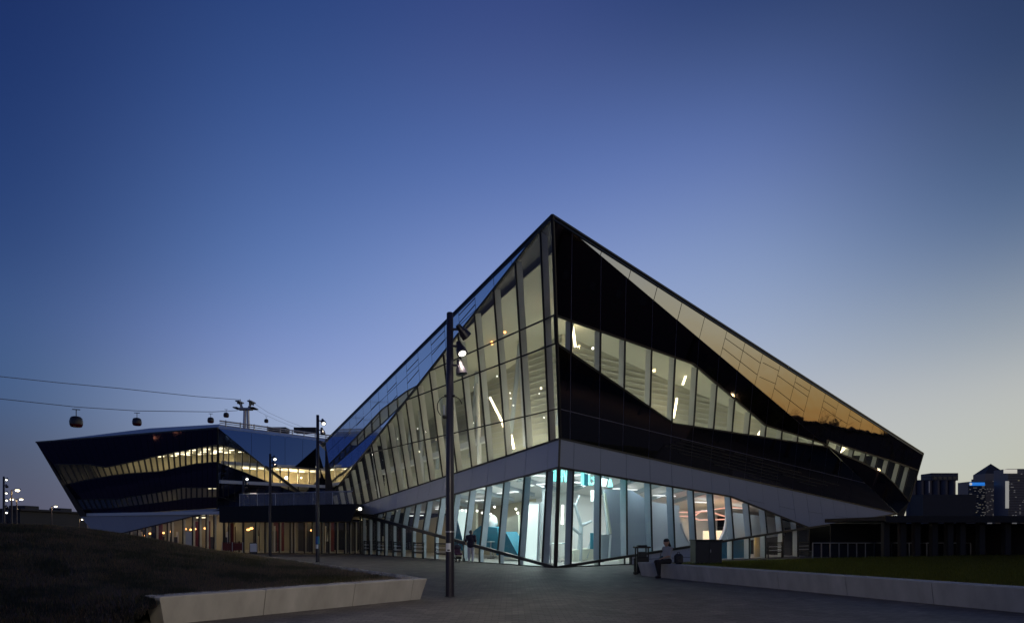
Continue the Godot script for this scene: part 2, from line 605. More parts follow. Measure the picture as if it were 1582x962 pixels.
func near_hall() -> void:
	B = ground(858, 877)
	dLn = Vector3((80 - U0) / F, 0, -1).normalized()
	dRn = Vector3((2050 - U0) / F, 0, -1).normalized()
	VLp = plane_of(B, B + dLn, B + UP)
	VRp = plane_of(B, B + dRn, B + UP)
	nL = VLp.normal
	nR = VRp.normal
	hall = thing("exhibition_hall", "large faceted glass hall rising to a sharp peak, lit from inside", "building", B)
	var C := px(865, 677, 27.4)
	var A := px(853, 332, 24.5)
	var LL := plane_of(B, on(VLp, 600, 806), C)
	var T := on(VRp, 1387, 793)
	var RL := plane_of(B, T, C)
	var E := on(LL, 552, 781)
	var U := plane_of(C, E, A)
	var D := plane_of(C, T, A)
	var KL := on(U, 515, 760)
	var G := px(502, 681, 49.35)
	var LS := plane_of(A, KL, G)
	var K := on(D, 1277, 688)
	var Fc := px(1427, 700, 51.4)
	var S := plane_of(A, K, Fc)
	var fU := facet(U, C)
	var fLL := facet(LL, C)
	var fRL := facet(RL, C)
	var fD := facet(D, C)
	var fLS := facet(LS, A)
	var fS := facet(S, A)
	var fVL := facet(VLp, B)
	var fVR := facet(VRp, B)

	# --- left upper glazing
	var ups := []
	for u in [849.0, 814.0, 782.4, 754.0, 729.0, 706.0, 684.0, 664.7, 646.0, 631.0, 616.0, 602.0, 588.5, 575.5, 563.0, 551.6, 540.0, 529.0, 518.5]:
		var v: float = 677.0 + (865.0 - u) * 0.3323
		var s: float = 0.044 + 0.156 * (849.0 - u) / 309.0
		ups.append(line(fU, u, v, u - s * 200.0, v - 200.0))
	var acr := [line(fU, 858, 486, 668, 571), line(fU, 861, 529.5, 635, 615), line(fU, 863, 631, 568, 700)]
	glazing(hall, fU, fpoly(fU, [[853, 332], [865, 677], [552, 781], [508, 781], [515, 760]]), ups, acr, 0.34, "glass", 0.055)
	# --- left roof-edge facet of blue glass, with a run of windows through it
	var ls_all := fpoly(fLS, [[853, 332], [515, 760], [503, 776], [502, 681]])
	var strip := fpoly(fLS, [[655, 590], [640, 606], [590, 655], [505, 729], [497, 735], [497, 716], [509, 716], [548, 677], [590, 632], [628, 604]])
	var cuts := []
	for u in [818.0, 790.0, 762.0, 733.0, 708.0, 686.0, 665.0, 645.0, 627.0, 611.0, 597.0, 584.0, 571.5, 560.0, 549.0, 539.0, 530.0, 521.0, 512.5]:
		var v: float = 332.0 + (853.0 - u) * 0.99
		cuts.append(line(fLS, u, v, u + 6.0, v + 100.0))
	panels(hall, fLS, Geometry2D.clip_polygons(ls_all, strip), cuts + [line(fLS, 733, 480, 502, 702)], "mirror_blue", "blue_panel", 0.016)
	for p in Geometry2D.intersect_polygons(ls_all, strip):
		glazing(hall, fLS, p, cuts, [], 0.0, "tint_glass", 0.04, 0.04)
	# --- left band and ground storey
	var lcuts := []
	for u in [838.0, 801.5, 769.0, 741.5, 716.5, 694.0, 673.0, 653.0, 636.5, 621.0, 607.0, 594.0, 582.0, 570.0, 560.0]:
		var v: float = 877.0 - (858.0 - u) * 0.275
		var s: float = 0.05 + 0.11 * (838.0 - u) / 185.0
		lcuts.append(line(fLL, u, v, u + s * 100.0, v - 100.0))
	panels(hall, fLL, [fpoly(fLL, [[865, 677], [863.4, 722], [660, 774], [578, 795], [552, 792.9], [552, 781]])], lcuts, "band_metal", "band_panel")
	glazing(hall, fLL, fpoly(fLL, [[863.4, 722], [858, 877], [583, 801.4], [578, 795], [660, 774]]), lcuts, [], 0.34, "glass", 0.055, 0.09, "fin_blue")
	wpart(hall, "rail", bar(on(LL, 858, 876) + nL * 0.03, on(LL, 548, 791.5) + nL * 0.03, 0.16, 0.14), mats.black_frame)
	var vcuts := []
	for u in [838.0, 802.0, 772.0, 741.0, 716.0, 694.0, 672.0, 653.0, 637.0, 621.0, 607.0, 594.0, 582.0, 570.0, 560.0]:
		vcuts.append(line(fVL, u, 800, u, 870))
	var gy := fp(fVL, 552, 855.6)
	glazing(hall, fVL, PackedVector2Array([fp(fVL, 856, 877), fp(fVL, 556, 796.5), Vector2(fp(fVL, 556, 796).x, gy.y)]), vcuts, [], 0.2, "glass", 0.06, 0.08, "fin_blue")
	# --- right band and ground storey
	var rcuts := []
	for u in [886.0, 928.0, 968.0, 1005.0, 1039.0, 1071.0, 1101.0, 1129.0, 1156.0, 1181.0, 1205.0, 1228.0, 1250.0, 1271.0, 1291.0, 1310.0, 1328.0]:
		var v: float = 722.0 + (u - 865.0) * 0.18
		var s: float = -0.03 + 0.15 * (u - 886.0) / 319.0
		rcuts.append(line(fRL, u, v, u + s * 100.0, v + 100.0))
	var rband := [fpoly(fRL, [[865, 677], [1387, 793], [1250, 814.7], [1130, 767], [863.4, 722]])]
	panels(hall, fRL, rband, rcuts, "band_metal", "band_panel")
	for q in [[1156, 772, 1181, 777], [1205, 782, 1228, 787], [1250, 790, 1271, 793.5], [1291, 797, 1310, 799.5]]:
		wpart(hall, "joint_strip", bar(on(RL, q[0], q[1]) + nR * 0.003, on(RL, q[2], q[3]) + nR * 0.003, 0.02, 0.008), mats.joint)
	glazing(hall, fRL, fpoly(fRL, [[863.4, 722], [1130, 767], [1250, 814.7], [858, 877]]), rcuts, [], 0.36, "glass", 0.055, 0.09, "fin_blue")
	wpart(hall, "rail", bar(on(RL, 859, 876.5) + nR * 0.03, on(RL, 1386, 793.6) + nR * 0.03, 0.14, 0.12), mats.black_frame)
	var wcuts := []
	for u in [926.0, 965.0, 1005.0, 1040.0, 1069.0, 1104.0, 1132.0, 1158.0, 1183.0, 1210.0, 1233.0]:
		wcuts.append(line(fVR, u, 800, u, 870))
	var gr := fp(fVR, 1250, 859.6)
	var low := PackedVector2Array([fp(fVR, 862, 876.7), fp(fVR, 1250, 815.2), gr])
	var wall_part := PackedVector2Array([fp(fVR, 975, 800), fp(fVR, 1069, 800), fp(fVR, 1069, 880), fp(fVR, 975, 880)])
	var solid := Geometry2D.intersect_polygons(low, wall_part)
	panels(hall, fVR, solid, wcuts + [line(fVR, 900, 868, 1100, 859)], "band_metal", "wall_panel")
	for p in Geometry2D.clip_polygons(low, wall_part): glazing(hall, fVR, p, wcuts, [], 0.3, "glass", 0.06, 0.08)
	# --- right dark facet and its windows
	var strip_px := [[858, 487], [1072, 562], [1184, 657], [1277, 686], [1290, 692], [1277, 690], [1040, 654], [858, 529]]
	var d_all := fpoly(fD, [[853, 332], [865, 677], [1387, 793], [1277, 688]])
	var d_strip := fpoly(fD, strip_px)
	var dcuts := []
	for q in [[883, -0.01], [928, -0.012], [966, -0.02], [1007, -0.028], [1043, -0.05], [1077, -0.064], [1108, -0.08], [1136, -0.085], [1161, -0.09], [1186, -0.1], [1210, -0.1], [1234, -0.1], [1257, -0.1], [1279, -0.12], [1300, -0.12], [1320, -0.12]]:
		var v: float = 540.0 + (q[0] - 1007.0) * 0.55
		dcuts.append(line(fD, q[0], v, q[0] - q[1] * 100.0, v - 100.0))
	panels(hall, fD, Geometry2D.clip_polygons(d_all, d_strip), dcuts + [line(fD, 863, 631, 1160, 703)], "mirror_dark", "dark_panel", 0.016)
	for p in Geometry2D.intersect_polygons(d_all, d_strip): glazing(hall, fD, p, dcuts, [], 0.32, "glass", 0.055)
	# louvred vents
	for lv in [[[1022, 690], [1060, 677], [1122, 697], [1200, 728], [1206, 748], [1165, 738]], [[1130, 698], [1165, 706], [1296, 749], [1250, 751]]]:
		var lp := fpoly(fD, lv)
		for k in 14:
			var ln := line(fD, 1020, 652 + k * 5.0, 1300, 652 + k * 5.0 + 68.0)
			for seg in Geometry2D.intersect_polyline_with_polygon(PackedVector2Array(ln), lp):
				if seg[0].distance_to(seg[seg.size() - 1]) > 0.4:
					wpart(hall, "slat", bar(to3(fD, seg[0], 0.03), to3(fD, seg[seg.size() - 1], 0.03), 0.05, 0.05, fD.ey), mats.dark_steel)
	# --- right roof-edge facet: mirror glass with windows along its lower edge
	var s_low := [[1297, 700], [1330, 713], [1366, 731.6], [1383, 748], [1405, 775]]
	var s_all := fpoly(fS, [[853, 332], [1277, 688]] + s_low + [[1427, 700]])
	var s_win := fpoly(fS, [[1277, 679.5], [1315, 692.5], [1351.6, 704], [1385, 714], [1424, 728], [1418, 790], [1405, 776], [1383, 749], [1366, 732.6], [1330, 714], [1297, 701], [1277, 690]])
	var scuts := []
	for q in [[892, 362], [930.5, 384], [975.7, 413.6], [1016, 441.6], [1055, 463.5], [1089.5, 488.5], [1124, 509], [1152, 527.5], [1179, 546], [1206, 563], [1231.6, 578], [1254, 593], [1276, 607], [1296, 621.6], [1315, 632], [1333, 645], [1350, 656], [1367, 667], [1383, 677], [1399, 687], [1413, 695]]:
		scuts.append(line(fS, q[0], q[1], q[0] - 26.0, q[1] + 100.0))
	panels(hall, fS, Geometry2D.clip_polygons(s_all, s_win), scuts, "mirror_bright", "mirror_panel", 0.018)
	for p in Geometry2D.intersect_polygons(s_all, s_win): glazing(hall, fS, p, scuts, [], 0.3)
	for q in [[1179, 560, 1204, 573], [1174, 582, 1199, 593], [1229, 590, 1251, 604], [1273, 619, 1293, 632], [1312, 641, 1330, 652]]:
		wpart(hall, "joint_strip", bar(on(S, q[0], q[1]) + fS.n * 0.006, on(S, q[2], q[3]) + fS.n * 0.006, 0.035, 0.008), mats.joint)
	for k in range(6, 18):
		if k % 3 == 2: continue
		for t in [0.36, 0.7]:
			var ends := []
			for m in 2:
				var c: Array = scuts[k + m]
				var seg := Geometry2D.intersect_polyline_with_polygon(PackedVector2Array([c[0] - (c[1] - c[0]), c[1] + (c[1] - c[0])]), s_all)
				if seg.size(): ends.append(seg[0][0].lerp(seg[0][seg[0].size() - 1], t))
			if ends.size() == 2:
				wpart(hall, "joint_strip", bar(to3(fS, ends[0], 0.006), to3(fS, ends[1], 0.006), 0.03, 0.008), mats.joint)
	for k in range(3, 16):
		if k % 2 == 0: continue
		for t in [0.3, 0.62]:
			var ends := []
			for m in 2:
				var c: Array = cuts[k + m]
				var seg := Geometry2D.intersect_polyline_with_polygon(PackedVector2Array([c[0] - (c[1] - c[0]) * 2.0, c[1] + (c[1] - c[0]) * 3.0]), ls_all)
				if seg.size(): ends.append(seg[0][0].lerp(seg[0][seg[0].size() - 1], t))
			if ends.size() == 2:
				wpart(hall, "joint_strip", bar(to3(fLS, ends[0], 0.006), to3(fLS, ends[1], 0.006), 0.035, 0.008), mats.joint)
	var edge := [K]
	for q in s_low: edge.append(on(S, q[0], q[1]))
	for i in edge.size() - 1:
		wpart(hall, "dark_panel", sheet3([edge[i], edge[i + 1], T], nR), mats.mirror_dark)
	# --- corners, roof edges, roof
	for q in [[A, C, 0.10], [C, B, 0.09], [A, G, 0.07], [A, Fc, 0.08], [Fc, edge[edge.size() - 1], 0.1], [A, KL, 0.06], [C, T, 0.07], [C, E, 0.07]]:
		wpart(hall, "edge_trim", bar(q[0], q[1], q[2], q[2]), mats.black_frame)
	wpart(hall, "roof", sheet3([A - UP * 0.06, G - UP * 0.06, Fc - UP * 0.06], UP, 0.12), mats.black_frame)
	var mid := (A + G + Fc) / 3.0
	wpart(hall, "ceiling", sheet3([mid + (A - mid) * 0.93 - UP * 0.45, mid + (G - mid) * 0.95 - UP * 0.45, mid + (Fc - mid) * 0.95 - UP * 0.45], -UP, 0.05), mats.lining)
	var Gg := Vector3(G.x, 0, G.z)
	var Fg := Vector3(Fc.x - 2.0, 0, Fc.z - 1.0)
	wpart(hall, "rear_wall", sheet3([G, Fc, Fg, Gg], Vector3(0, 0, -1)), mats.joint)
	wpart(hall, "rear_wall", sheet3([Fc, edge[edge.size() - 1], Fg], Vector3.RIGHT), mats.joint)
	wpart(hall, "rear_wall", sheet3([edge[edge.size() - 1], T, Fg], Vector3.RIGHT), mats.joint)
	wpart(hall, "rear_wall", sheet3([KL, G, Gg], Vector3.LEFT), mats.joint)
	var r_end := to3(fVR, gr)
	var r_top := on(VRp, 1250, 815.0)
	var r_back := r_end - nR * 9.0
	wpart(hall, "end_wall", sheet3([r_end, r_top, r_top - nR * 9.0, r_back], dRn), mats.joint)
	wpart(hall, "soffit", sheet3([r_top - nR * 0.1, T - nR * 0.2, r_top - nR * 9.0], -UP), mats.dark_inside)
	# --- floors and inner walls
	slab_pl = plane_of(C - UP * 0.2, E - UP * 0.2, T - UP * 0.2)
	var c3 := (C + E + T) / 3.0
	wpart(hall, "floor_slab", sheet3([c3 + (C - c3) * 0.975 - UP * 0.2, c3 + (E - c3) * 0.985 - UP * 0.2, c3 + (T - c3) * 0.97 - UP * 0.2], UP, 0.3), mats.white_wall)
	var roof_pl := Plane(A, G, Fc)
	var inner := 3.4
	var I := B - (nL + nR) / (1.0 + nL.dot(nR)) * inner
	for side in [[dLn, nL, 25.0], [dRn, nR, 40.0]]:
		var p0 := I
		var p1: Vector3 = plan(side[0], side[1], side[2], inner)
		var qs := [Vector3(p0.x, plane_y(slab_pl, p0.x, p0.z), p0.z), Vector3(p1.x, plane_y(slab_pl, p1.x, p1.z), p1.z), Vector3(p1.x, plane_y(roof_pl, p1.x, p1.z) - 0.4, p1.z), Vector3(p0.x, plane_y(roof_pl, p0.x, p0.z) - 0.4, p0.z)]
		var wl := wpart(hall, "inner_wall", sheet3(qs, side[1], 0.1), mats.lining)
		var st := st_new()
		var y := 4.0
		while y < 14.0:
			var s0 := 0.0
			var s1: float = side[2]
			# where this rib lies between floor and roof
			var a0 := -1.0
			var a1 := -1.0
			for k in 81:
				var p: Vector3 = p0.lerp(p1, k / 80.0)
				if y > plane_y(slab_pl, p.x, p.z) + 0.1 and y < plane_y(roof_pl, p.x, p.z) - 0.5:
					if a0 < 0: a0 = k / 80.0
					a1 = k / 80.0
			if a1 > a0:
				add_bar(st, p0.lerp(p1, a0) + UP * y + side[1] * 0.02, p0.lerp(p1, a1) + UP * y + side[1] * 0.02, 0.05, 0.05, UP)
			y += 0.33
		var ribs := part(wl, "rib_lines", st_end(st), mats.fin)
		ribs.set_meta("kind", "stuff")
		# uplights behind the sill wash the inner wall
		var s: float = 2.2
		while s < side[2] - 1.0:
			var p: Vector3 = plan(side[0], side[1], s, 0.95)
			p.y = plane_y(slab_pl, p.x, p.z) + 0.25
			var lamp := wpart(hall, "uplight", bar(p - side[0] * 1.2, p + side[0] * 1.2, 0.12, 0.05), mats.lamp_warm)
			var h: float = plane_y(roof_pl, p.x, p.z) - p.y
			area_light(p + UP * 0.08, UP * 0.9 - side[1] * 0.8, Vector2(2.4, 0.2), Color(0.97, 1.0, 0.92), 1.08 * (0.35 * h * 0.5 + 0.4) * (1.9 if side[2] > 30.0 or s < 9.0 else 1.0), lamp)
			s += 3.6
	# slanting columns and tube lamps upstairs
	for q in [[648, 596, 653, 748, 0.5], [735, 520, 741, 720, 0.9], [611, 655, 622, 752, 0.6], [800, 455, 812, 690, 1.4], [575, 690, 588, 770, 0.6]]:
		var back := Plane(nL, VLp.d - 2.2)
		wpart(hall, "column", tube([on(back, q[0], q[1]), on(back, q[2], q[3])], [0.14, 0.14], 10), mats.white_wall)
	var bl := Plane(nL, VLp.d - 2.4)
	var br := Plane(nR, VRp.d - 2.4)
	for q in [[757, 614, 775, 650, 0], [776, 653, 781, 664, 0], [790, 672, 794, 693, 0], [884, 500, 889, 536, 1], [1067, 560, 1055, 594, 1], [1046, 615, 1041, 645, 1], [1180, 659, 1172, 671, 1], [1305, 693, 1298, 699, 1], [541, 683, 541, 696, 0], [1076, 559, 1060, 556, 1]]:
		var bp: Plane = br if q[4] == 1 else bl
		var a := on(bp, q[0], q[1])
		var e := on(bp, q[2], q[3])
		var tl := wpart(hall, "tube_lamp", tube([a, e], [0.07, 0.07], 8), mats.lamp_warm)
		omni((a + e) * 0.5 + (nR if q[4] == 1 else nL) * 0.25, Color(1.0, 0.93, 0.75), 0.35, 0.15, tl)
	for q in [[916, 538], [683, 549], [757, 557], [768, 581], [671, 594], [678, 600], [681, 605], [781, 609], [788, 607], [793, 626], [645, 662], [656, 674], [732, 598], [835, 476], [822, 481], [760, 704], [556, 738], [562, 725], [560, 766], [618, 700], [622, 722], [580, 757]]:
		var bp: Plane = br if q[0] > 860 else bl
		var st := st_new()
		var r := 0.085 if q[0] == 916 else 0.05
		add_box(st, on(bp, q[0], q[1]), Vector3(r, r, r) * 1.4, Basis.IDENTITY, r * 0.4)
		wpart(hall, "spot_lamp", st_end(st), mats.lamp_white)
	var mez := [plan(dLn, nL, 8.5, 2.3, 7.1), plan(dLn, nL, 23.0, 2.3, 6.2)]
	wpart(hall, "mezzanine_edge", bar(mez[0], mez[1], 0.35, 0.28, UP), mats.white_wall)
	wpart(hall, "mezzanine_rail", bar(mez[0] + UP * 0.95, mez[1] + UP * 0.95, 0.06, 0.05), mats.steel)
	for k in 9:
		var p: Vector3 = mez[0].lerp(mez[1], (k + 0.5) / 9.0)
		wpart(hall, "baluster", bar(p + UP * 0.17, p + UP * 0.93, 0.04, 0.04), mats.steel)
	for k in 10:
		var p := plan(dLn, nL, 8.0 + k * 1.5, 2.6 + (k * 7 % 3) * 0.25)
		p.y = plane_y(slab_pl, p.x, p.z) + 0.5
		wpart(hall, "cabinet", box(Vector3(0.7, 0.9 + 0.3 * (k % 3), 0.4), p), [mats.dark_inside, mats.white_wall, mats.grey_wall][k % 3])
	for k in 5:
		var p0 := plan(dLn, nL, 1.0 + k * 4.2, 2.0)
		var p1 := plan(dLn, nL, 3.4 + k * 4.2, 3.1)
		p0.y = plane_y(roof_pl, p0.x, p0.z) - 0.7
		p1.y = plane_y(slab_pl, p1.x, p1.z) + 2.2
		wpart(hall, "brace", bar(p0, p1, 0.22, 0.22), mats.grey_wall)
	for k in 20:
		var sd := 1.5 + rng.randf() * 20.0
		var p := plan(dLn, nL, sd, rng.randf_range(1.2, 2.9))
		var y0 := plane_y(slab_pl, p.x, p.z)
		p.y = lerpf(y0, plane_y(roof_pl, p.x, p.z), rng.randf_range(0.25, 0.85))
		var st := st_new()
		add_box(st, p, Vector3.ONE * rng.randf_range(0.05, 0.1), Basis.IDENTITY, 0.02)
		wpart(hall, "spot_lamp", st_end(st), mats.lamp_warm if k % 4 == 0 else mats.lamp_white)
	for q in [[772, 515], [760, 530], [845, 484], [780, 512], [684, 557]]:
		var st := st_new()
		add_box(st, on(Plane(nL, VLp.d - 0.9), q[0], q[1]), Vector3(0.12, 0.2, 0.1), Basis.IDENTITY, 0.03)
		wpart(hall, "orange_lamp", st_end(st), mats.lamp_orange)
	# ground storey
	var gin := 7.0
	var J := B - (nL + nR) / (1.0 + nL.dot(nR)) * gin
	var Lm := plan(dLn, nL, 10.0, gin)
	var Le := plan(dLn, nL, 24.0, gin - 1.5)
	var Re := plan(dRn, nR, 22.4, gin)
	for q in [[J, Lm, "white_wall", nL], [Lm, Le, "beige_wall", nL], [J, Re, "white_wall", nR]]:
		var a: Vector3 = q[0]
		var e: Vector3 = q[1]
		var ya := plane_y(slab_pl, a.x, a.z) - 0.3
		var ye := plane_y(slab_pl, e.x, e.z) - 0.3
		wpart(hall, "inner_wall", sheet3([a, e, Vector3(e.x, ye, e.z), Vector3(a.x, ya, a.z)], q[3], 0.1), mats[q[2]])
	var pl := [B - (nL + nR) * 0.15, plan(dLn, nL, 23.0, 0.15), Le, J, Re, plan(dRn, nR, 22.3, 0.15)]
	var outline := []
	for p in pl: outline.append(Vector2(p.x, p.z))
	wpart(hall, "ground_floor", slab(outline, -0.1, 0.03), mats.floor_in)
	for q in [[dLn, nL, 2.5, 0], [dLn, nL, 5.5, 0], [dLn, nL, 8.5, 0], [dLn, nL, 12.0, 1], [dLn, nL, 16.0, 1], [dLn, nL, 20.0, 1], [dRn, nR, 2.5, 0], [dRn, nR, 5.5, 0], [dRn, nR, 8.5, 0], [dRn, nR, 12.0, 2], [dRn, nR, 16.0, 2], [dRn, nR, 20.0, 2]]:
		var p := plan(q[0], q[1], q[2], 3.6)
		p.y = plane_y(slab_pl, p.x, p.z) - 0.5
		var ceil_lamp := wpart(hall, "ceiling_lamp", bar(p - q[0] * 0.9, p + q[0] * 0.9, 0.3, 0.06), mats.lamp_soft)
		var c: Color = [Color(0.93, 1.0, 0.98), Color(1.0, 0.86, 0.55), Color(0.95, 0.95, 0.95)][q[3]]
		area_light(p - UP * 0.06, Vector3.DOWN, Vector2(1.8, 0.6), c, [8.0, 0.9, 3.2][q[3]], ceil_lamp)

	# a row of small downlights just inside the right-hand glass
	for k in 7:
		var p := plan(dRn, nR, 2.0 + k * 2.6, 0.85)
		p.y = plane_y(slab_pl, p.x, p.z) - 0.45
		var dl := wpart(hall, "downlight", bar(p - dRn * 0.2, p + dRn * 0.2, 0.16, 0.05), mats.lamp_soft)
		area_light(p - UP * 0.06, Vector3(0, -1, 0) - nR * 0.25, Vector2(0.9, 0.3), Color(0.82, 0.93, 1.0), 2.0 if k < 4 else 1.2, dl)

# ------------------------------------------------------------------ the far hall
func far_hall() -> void:
	var base := px(335, 853, 49.6)
	base.y = 0
	var b := thing("office_hall", "low dark faceted glass hall with two lit window bands and an overhanging left end", "building", base)
	var P := px(336, 661, 48.6)
	var tip := px(55, 683, 56.2)
	var Q := px(335, 786, 49.8)
	var A2 := plane_of(P, tip, Q)
	var fA := facet(A2, P)
	var farR := px(520, 766, 55.5)
	var R2 := plane_of(P, Q, farR)
	var fR := facet(R2, P)
	# left-hand facet: dark glass with two window bands
	var all := fpoly(fA, [[55, 683], [336, 661], [335, 784.5], [123, 798]])
	var w1 := fpoly(fA, [[84, 717], [135, 717], [163, 721.5], [206, 712.5], [260, 700], [336, 686], [335.6, 714], [302, 716.5], [249, 728], [194, 732], [169, 735], [129, 742], [99, 749.5]])
	var w2 := fpoly(fA, [[113, 771], [180, 770.5], [246, 760], [281, 753], [335.5, 753.5], [335.3, 767.5], [293, 769.5], [240, 777], [180, 784], [120, 788]])
	var cuts := []
	for k in 28:
		var t := k / 28.0
		var u: float = lerpf(66.0, 334.0, 1.0 - pow(1.0 - t, 1.12))
		var lean: float = 0.62 * pow(1.0 - clampf((u - 55.0) / 235.0, 0, 1), 0.9)
		cuts.append(line(fA, u, 700, u + lean * 100.0, 800))
	var rest := Geometry2D.clip_polygons(all, w1)
	var rest2 := []
	for p in rest: rest2.append_array(Geometry2D.clip_polygons(p, w2))
	panels(b, fA, rest2, cuts, "mirror_far", "dark_panel", 0.012)
	glazing(b, fA, w1, cuts, [], 0.0, "glass", 0.14, 0.1)
	glazing(b, fA, w2, cuts, [], 0.0, "tint_glass", 0.1, 0.07)
	var band := fpoly(fA, [[123, 798], [336, 785], [338, 787], [181, 826], [140, 817]])
	panels(b, fA, [band], [cuts[3], cuts[8], cuts[13], cuts[18], cuts[23]], "band_metal", "band_panel", 0.012)
	# right-hand facets
	var blue := plane_of(P, on(R2, 418, 721), px(570, 690, 64.0))
	var fB := facet(blue, P)
	panels(b, fB, [fpoly(fB, [[337, 661.5], [570, 689], [495, 724], [410, 721]])], [line(fB, 388, 660, 388, 740), line(fB, 417, 660, 417, 740), line(fB, 440, 660, 440, 740), line(fB, 468, 660, 466, 740)], "mirror_blue", "blue_panel", 0.012)
	panels(b, fR, [fpoly(fR, [[490, 690], [500, 724], [455, 721]])], [], "mirror_navy", "navy_panel")
	var r_all := fpoly(fR, [[336, 661], [410, 721], [495, 725], [500, 738], [530, 766], [530, 790], [335, 790]])
	var rw1 := fpoly(fR, [[337, 686], [364, 692.5], [385, 702], [410, 721], [495, 725], [495, 737], [468, 765], [422, 748], [376, 729], [338, 715]])
	var rw2 := fpoly(fR, [[337, 746], [364, 748], [405, 753], [437, 765], [437, 789], [374, 777], [337, 767]])
	var rc := []
	for u in [345.0, 353.0, 363.0, 374.0, 386.0, 397.0, 409.0, 421.0, 433.0, 446.0, 461.0, 478.0]: rc.append(line(fR, u, 690, u - 1.0, 790))
	var rr := []
	for p in Geometry2D.clip_polygons(r_all, rw1): rr.append_array(Geometry2D.clip_polygons(p, rw2))
	panels(b, fR, rr, rc, "mirror_navy", "navy_panel", 0.012)
	glazing(b, fR, rw1, rc, [], 0.2, "glass", 0.06, 0.06)
	glazing(b, fR, rw2, rc, [], 0.2, "glass", 0.06, 0.06)
	wpart(b, "sloping_frame", bar(on(R2, 408, 720) + fR.n * 0.1, on(R2, 469, 766) + fR.n * 0.1, 0.22, 0.2), mats.black_frame)
	wpart(b, "edge_trim", bar(P, tip, 0.12, 0.12), mats.black_frame)
	wpart(b, "edge_trim", bar(P, Q, 0.1, 0.1), mats.black_frame)
	# roof
	var r1 := px(230, 656.5, 57.5)
	var r2 := px(340, 655, 52.5)
	var r3 := px(575, 687, 69.0)
	wpart(b, "roof", sheet3([tip, P, r2, r1], UP, 0.2), mats.roof_metal)
	wpart(b, "roof", sheet3([P, px(570, 689.5, 64.0), r3, r2], UP, 0.2), mats.roof_metal)
	# pipe rails along the roof edge
	var g0 := px(339, 658.5, 48.8)
	var g1 := px(572, 688.5, 63.9)
	for k in 3:
		wpart(b, "roof_rail", tube([g0 + UP * (0.12 + k * 0.16), g1 + UP * (0.12 + k * 0.2)], [0.06 if k == 2 else 0.035], 8), mats.steel)
	for k in 13:
		var p := g0.lerp(g1, (k + 0.4) / 13.0)
		wpart(b, "rail_post", bar(p, p + UP * 0.55, 0.07, 0.07), mats.steel)
	var pu := px(414, 668, 68.0)
	wpart(b, "roof_plant", box(Vector3(2.0, 0.5, 1.2), px(430, 664.5, 66.0), 0.05), mats.dark_steel)
	wpart(b, "roof_plant", box(Vector3(2.6, 0.6, 1.2), px(473, 665, 72.0), 0.05), mats.dark_steel)
	# inside: floors, back walls, lamps
	var nA := fA.n as Vector3
	var nR2 := fR.n as Vector3
	nA.y = 0; nA = nA.normalized()
	nR2.y = 0; nR2 = nR2.normalized()
	var dA := Vector3(-nA.z, 0, nA.x)
	if dA.x > 0: dA = -dA
	var dR2 := Vector3(-nR2.z, 0, nR2.x)
	if dR2.x < 0: dR2 = -dR2
	var corner := Vector3(P.x, 0, P.z)
	var m := corner - (nA + nR2) / (1.0 + nA.dot(nR2)) * 4.2
	var mL := corner + dA * 21.0 - nA * 4.2
	var mR := corner + dR2 * 16.0 - nR2 * 4.2
	wpart(b, "inner_wall", sheet3([m, mL, mL + UP * 10.0, m + UP * 10.2], nA, 0.1), mats.beige_wall)
	wpart(b, "inner_wall", sheet3([m, mR, mR + UP * 9.6, m + UP * 10.2], nR2, 0.1), mats.beige_wall)
	wpart(b, "end_wall", sheet3([tip + dR2 * 0.1 - UP * 0.15, px(123, 797, 54.6), px(123, 797, 54.6) - nA * 4.4, tip - nA * 4.4 - UP * 0.15], -dA, 0.05), mats.dark_inside)
	var ins := corner - (nA + nR2) / (1.0 + nA.dot(nR2)) * 0.7
	for y in [3.3, 5.8, 8.1]:
		var top_end: float = y if y < 8.0 else 8.75
		var poly := [ins, corner + dA * (13.0 + y) - nA * 0.9, mL, m]
		var pts := []
		for p in poly: pts.append(Vector2(p.x, p.z))
		wpart(b, "floor_slab", slab(pts, top_end - 0.25, top_end), mats.white_wall)
		if y > 8.0: top_end = 7.35
		var poly2 := [ins, corner + dR2 * 15.0 - nR2 * 0.9, mR, m]
		pts = []
		for p in poly2: pts.append(Vector2(p.x, p.z))
		wpart(b, "floor_slab", slab(pts, top_end - 0.27, top_end - 0.01), mats.white_wall)
	for row in 3:
		for k in 10:
			var p: Vector3 = corner + dA * (1.0 + k * 1.55) - nA * (1.3 + row * 1.1)
			p.y = 8.42
			wpart(b, "ceiling_lamp", bar(p - dA * 0.32, p + dA * 0.32, 0.1, 0.05), mats.lamp_warm)
	for k in 6:
		var p: Vector3 = corner + dR2 * (1.0 + k * 1.4) - nR2 * 1.6
		p.y = 7.0
		wpart(b, "ceiling_lamp", bar(p - dR2 * 0.3, p + dR2 * 0.3, 0.1, 0.05), mats.lamp_warm)
	for q in [[dA, nA, 2.5, 8.35, 2.6], [dA, nA, 6.5, 8.35, 1.9], [dA, nA, 10.5, 8.35, 1.1], [dA, nA, 14.5, 8.35, 0.35], [dA, nA, 18.0, 8.3, 0.12], [dR2, nR2, 3.0, 7.0, 0.9], [dR2, nR2, 7.0, 7.0, 0.7], [dA, nA, 3.0, 5.3, 0.6], [dA, nA, 10.0, 5.3, 0.2], [dR2, nR2, 4.0, 5.3, 1.8]]:
		var p: Vector3 = corner + q[0] * q[2] - q[1] * 2.4
		p.y = q[3]
		var lamp := wpart(b, "ceiling_lamp", bar(p - q[0] * 0.6, p + q[0] * 0.6, 0.14, 0.05), mats.lamp_warm)
		area_light(p - UP * 0.06, Vector3.DOWN, Vector2(2.4, 0.6), Color(1.0, 0.92, 0.7), q[4], lamp)
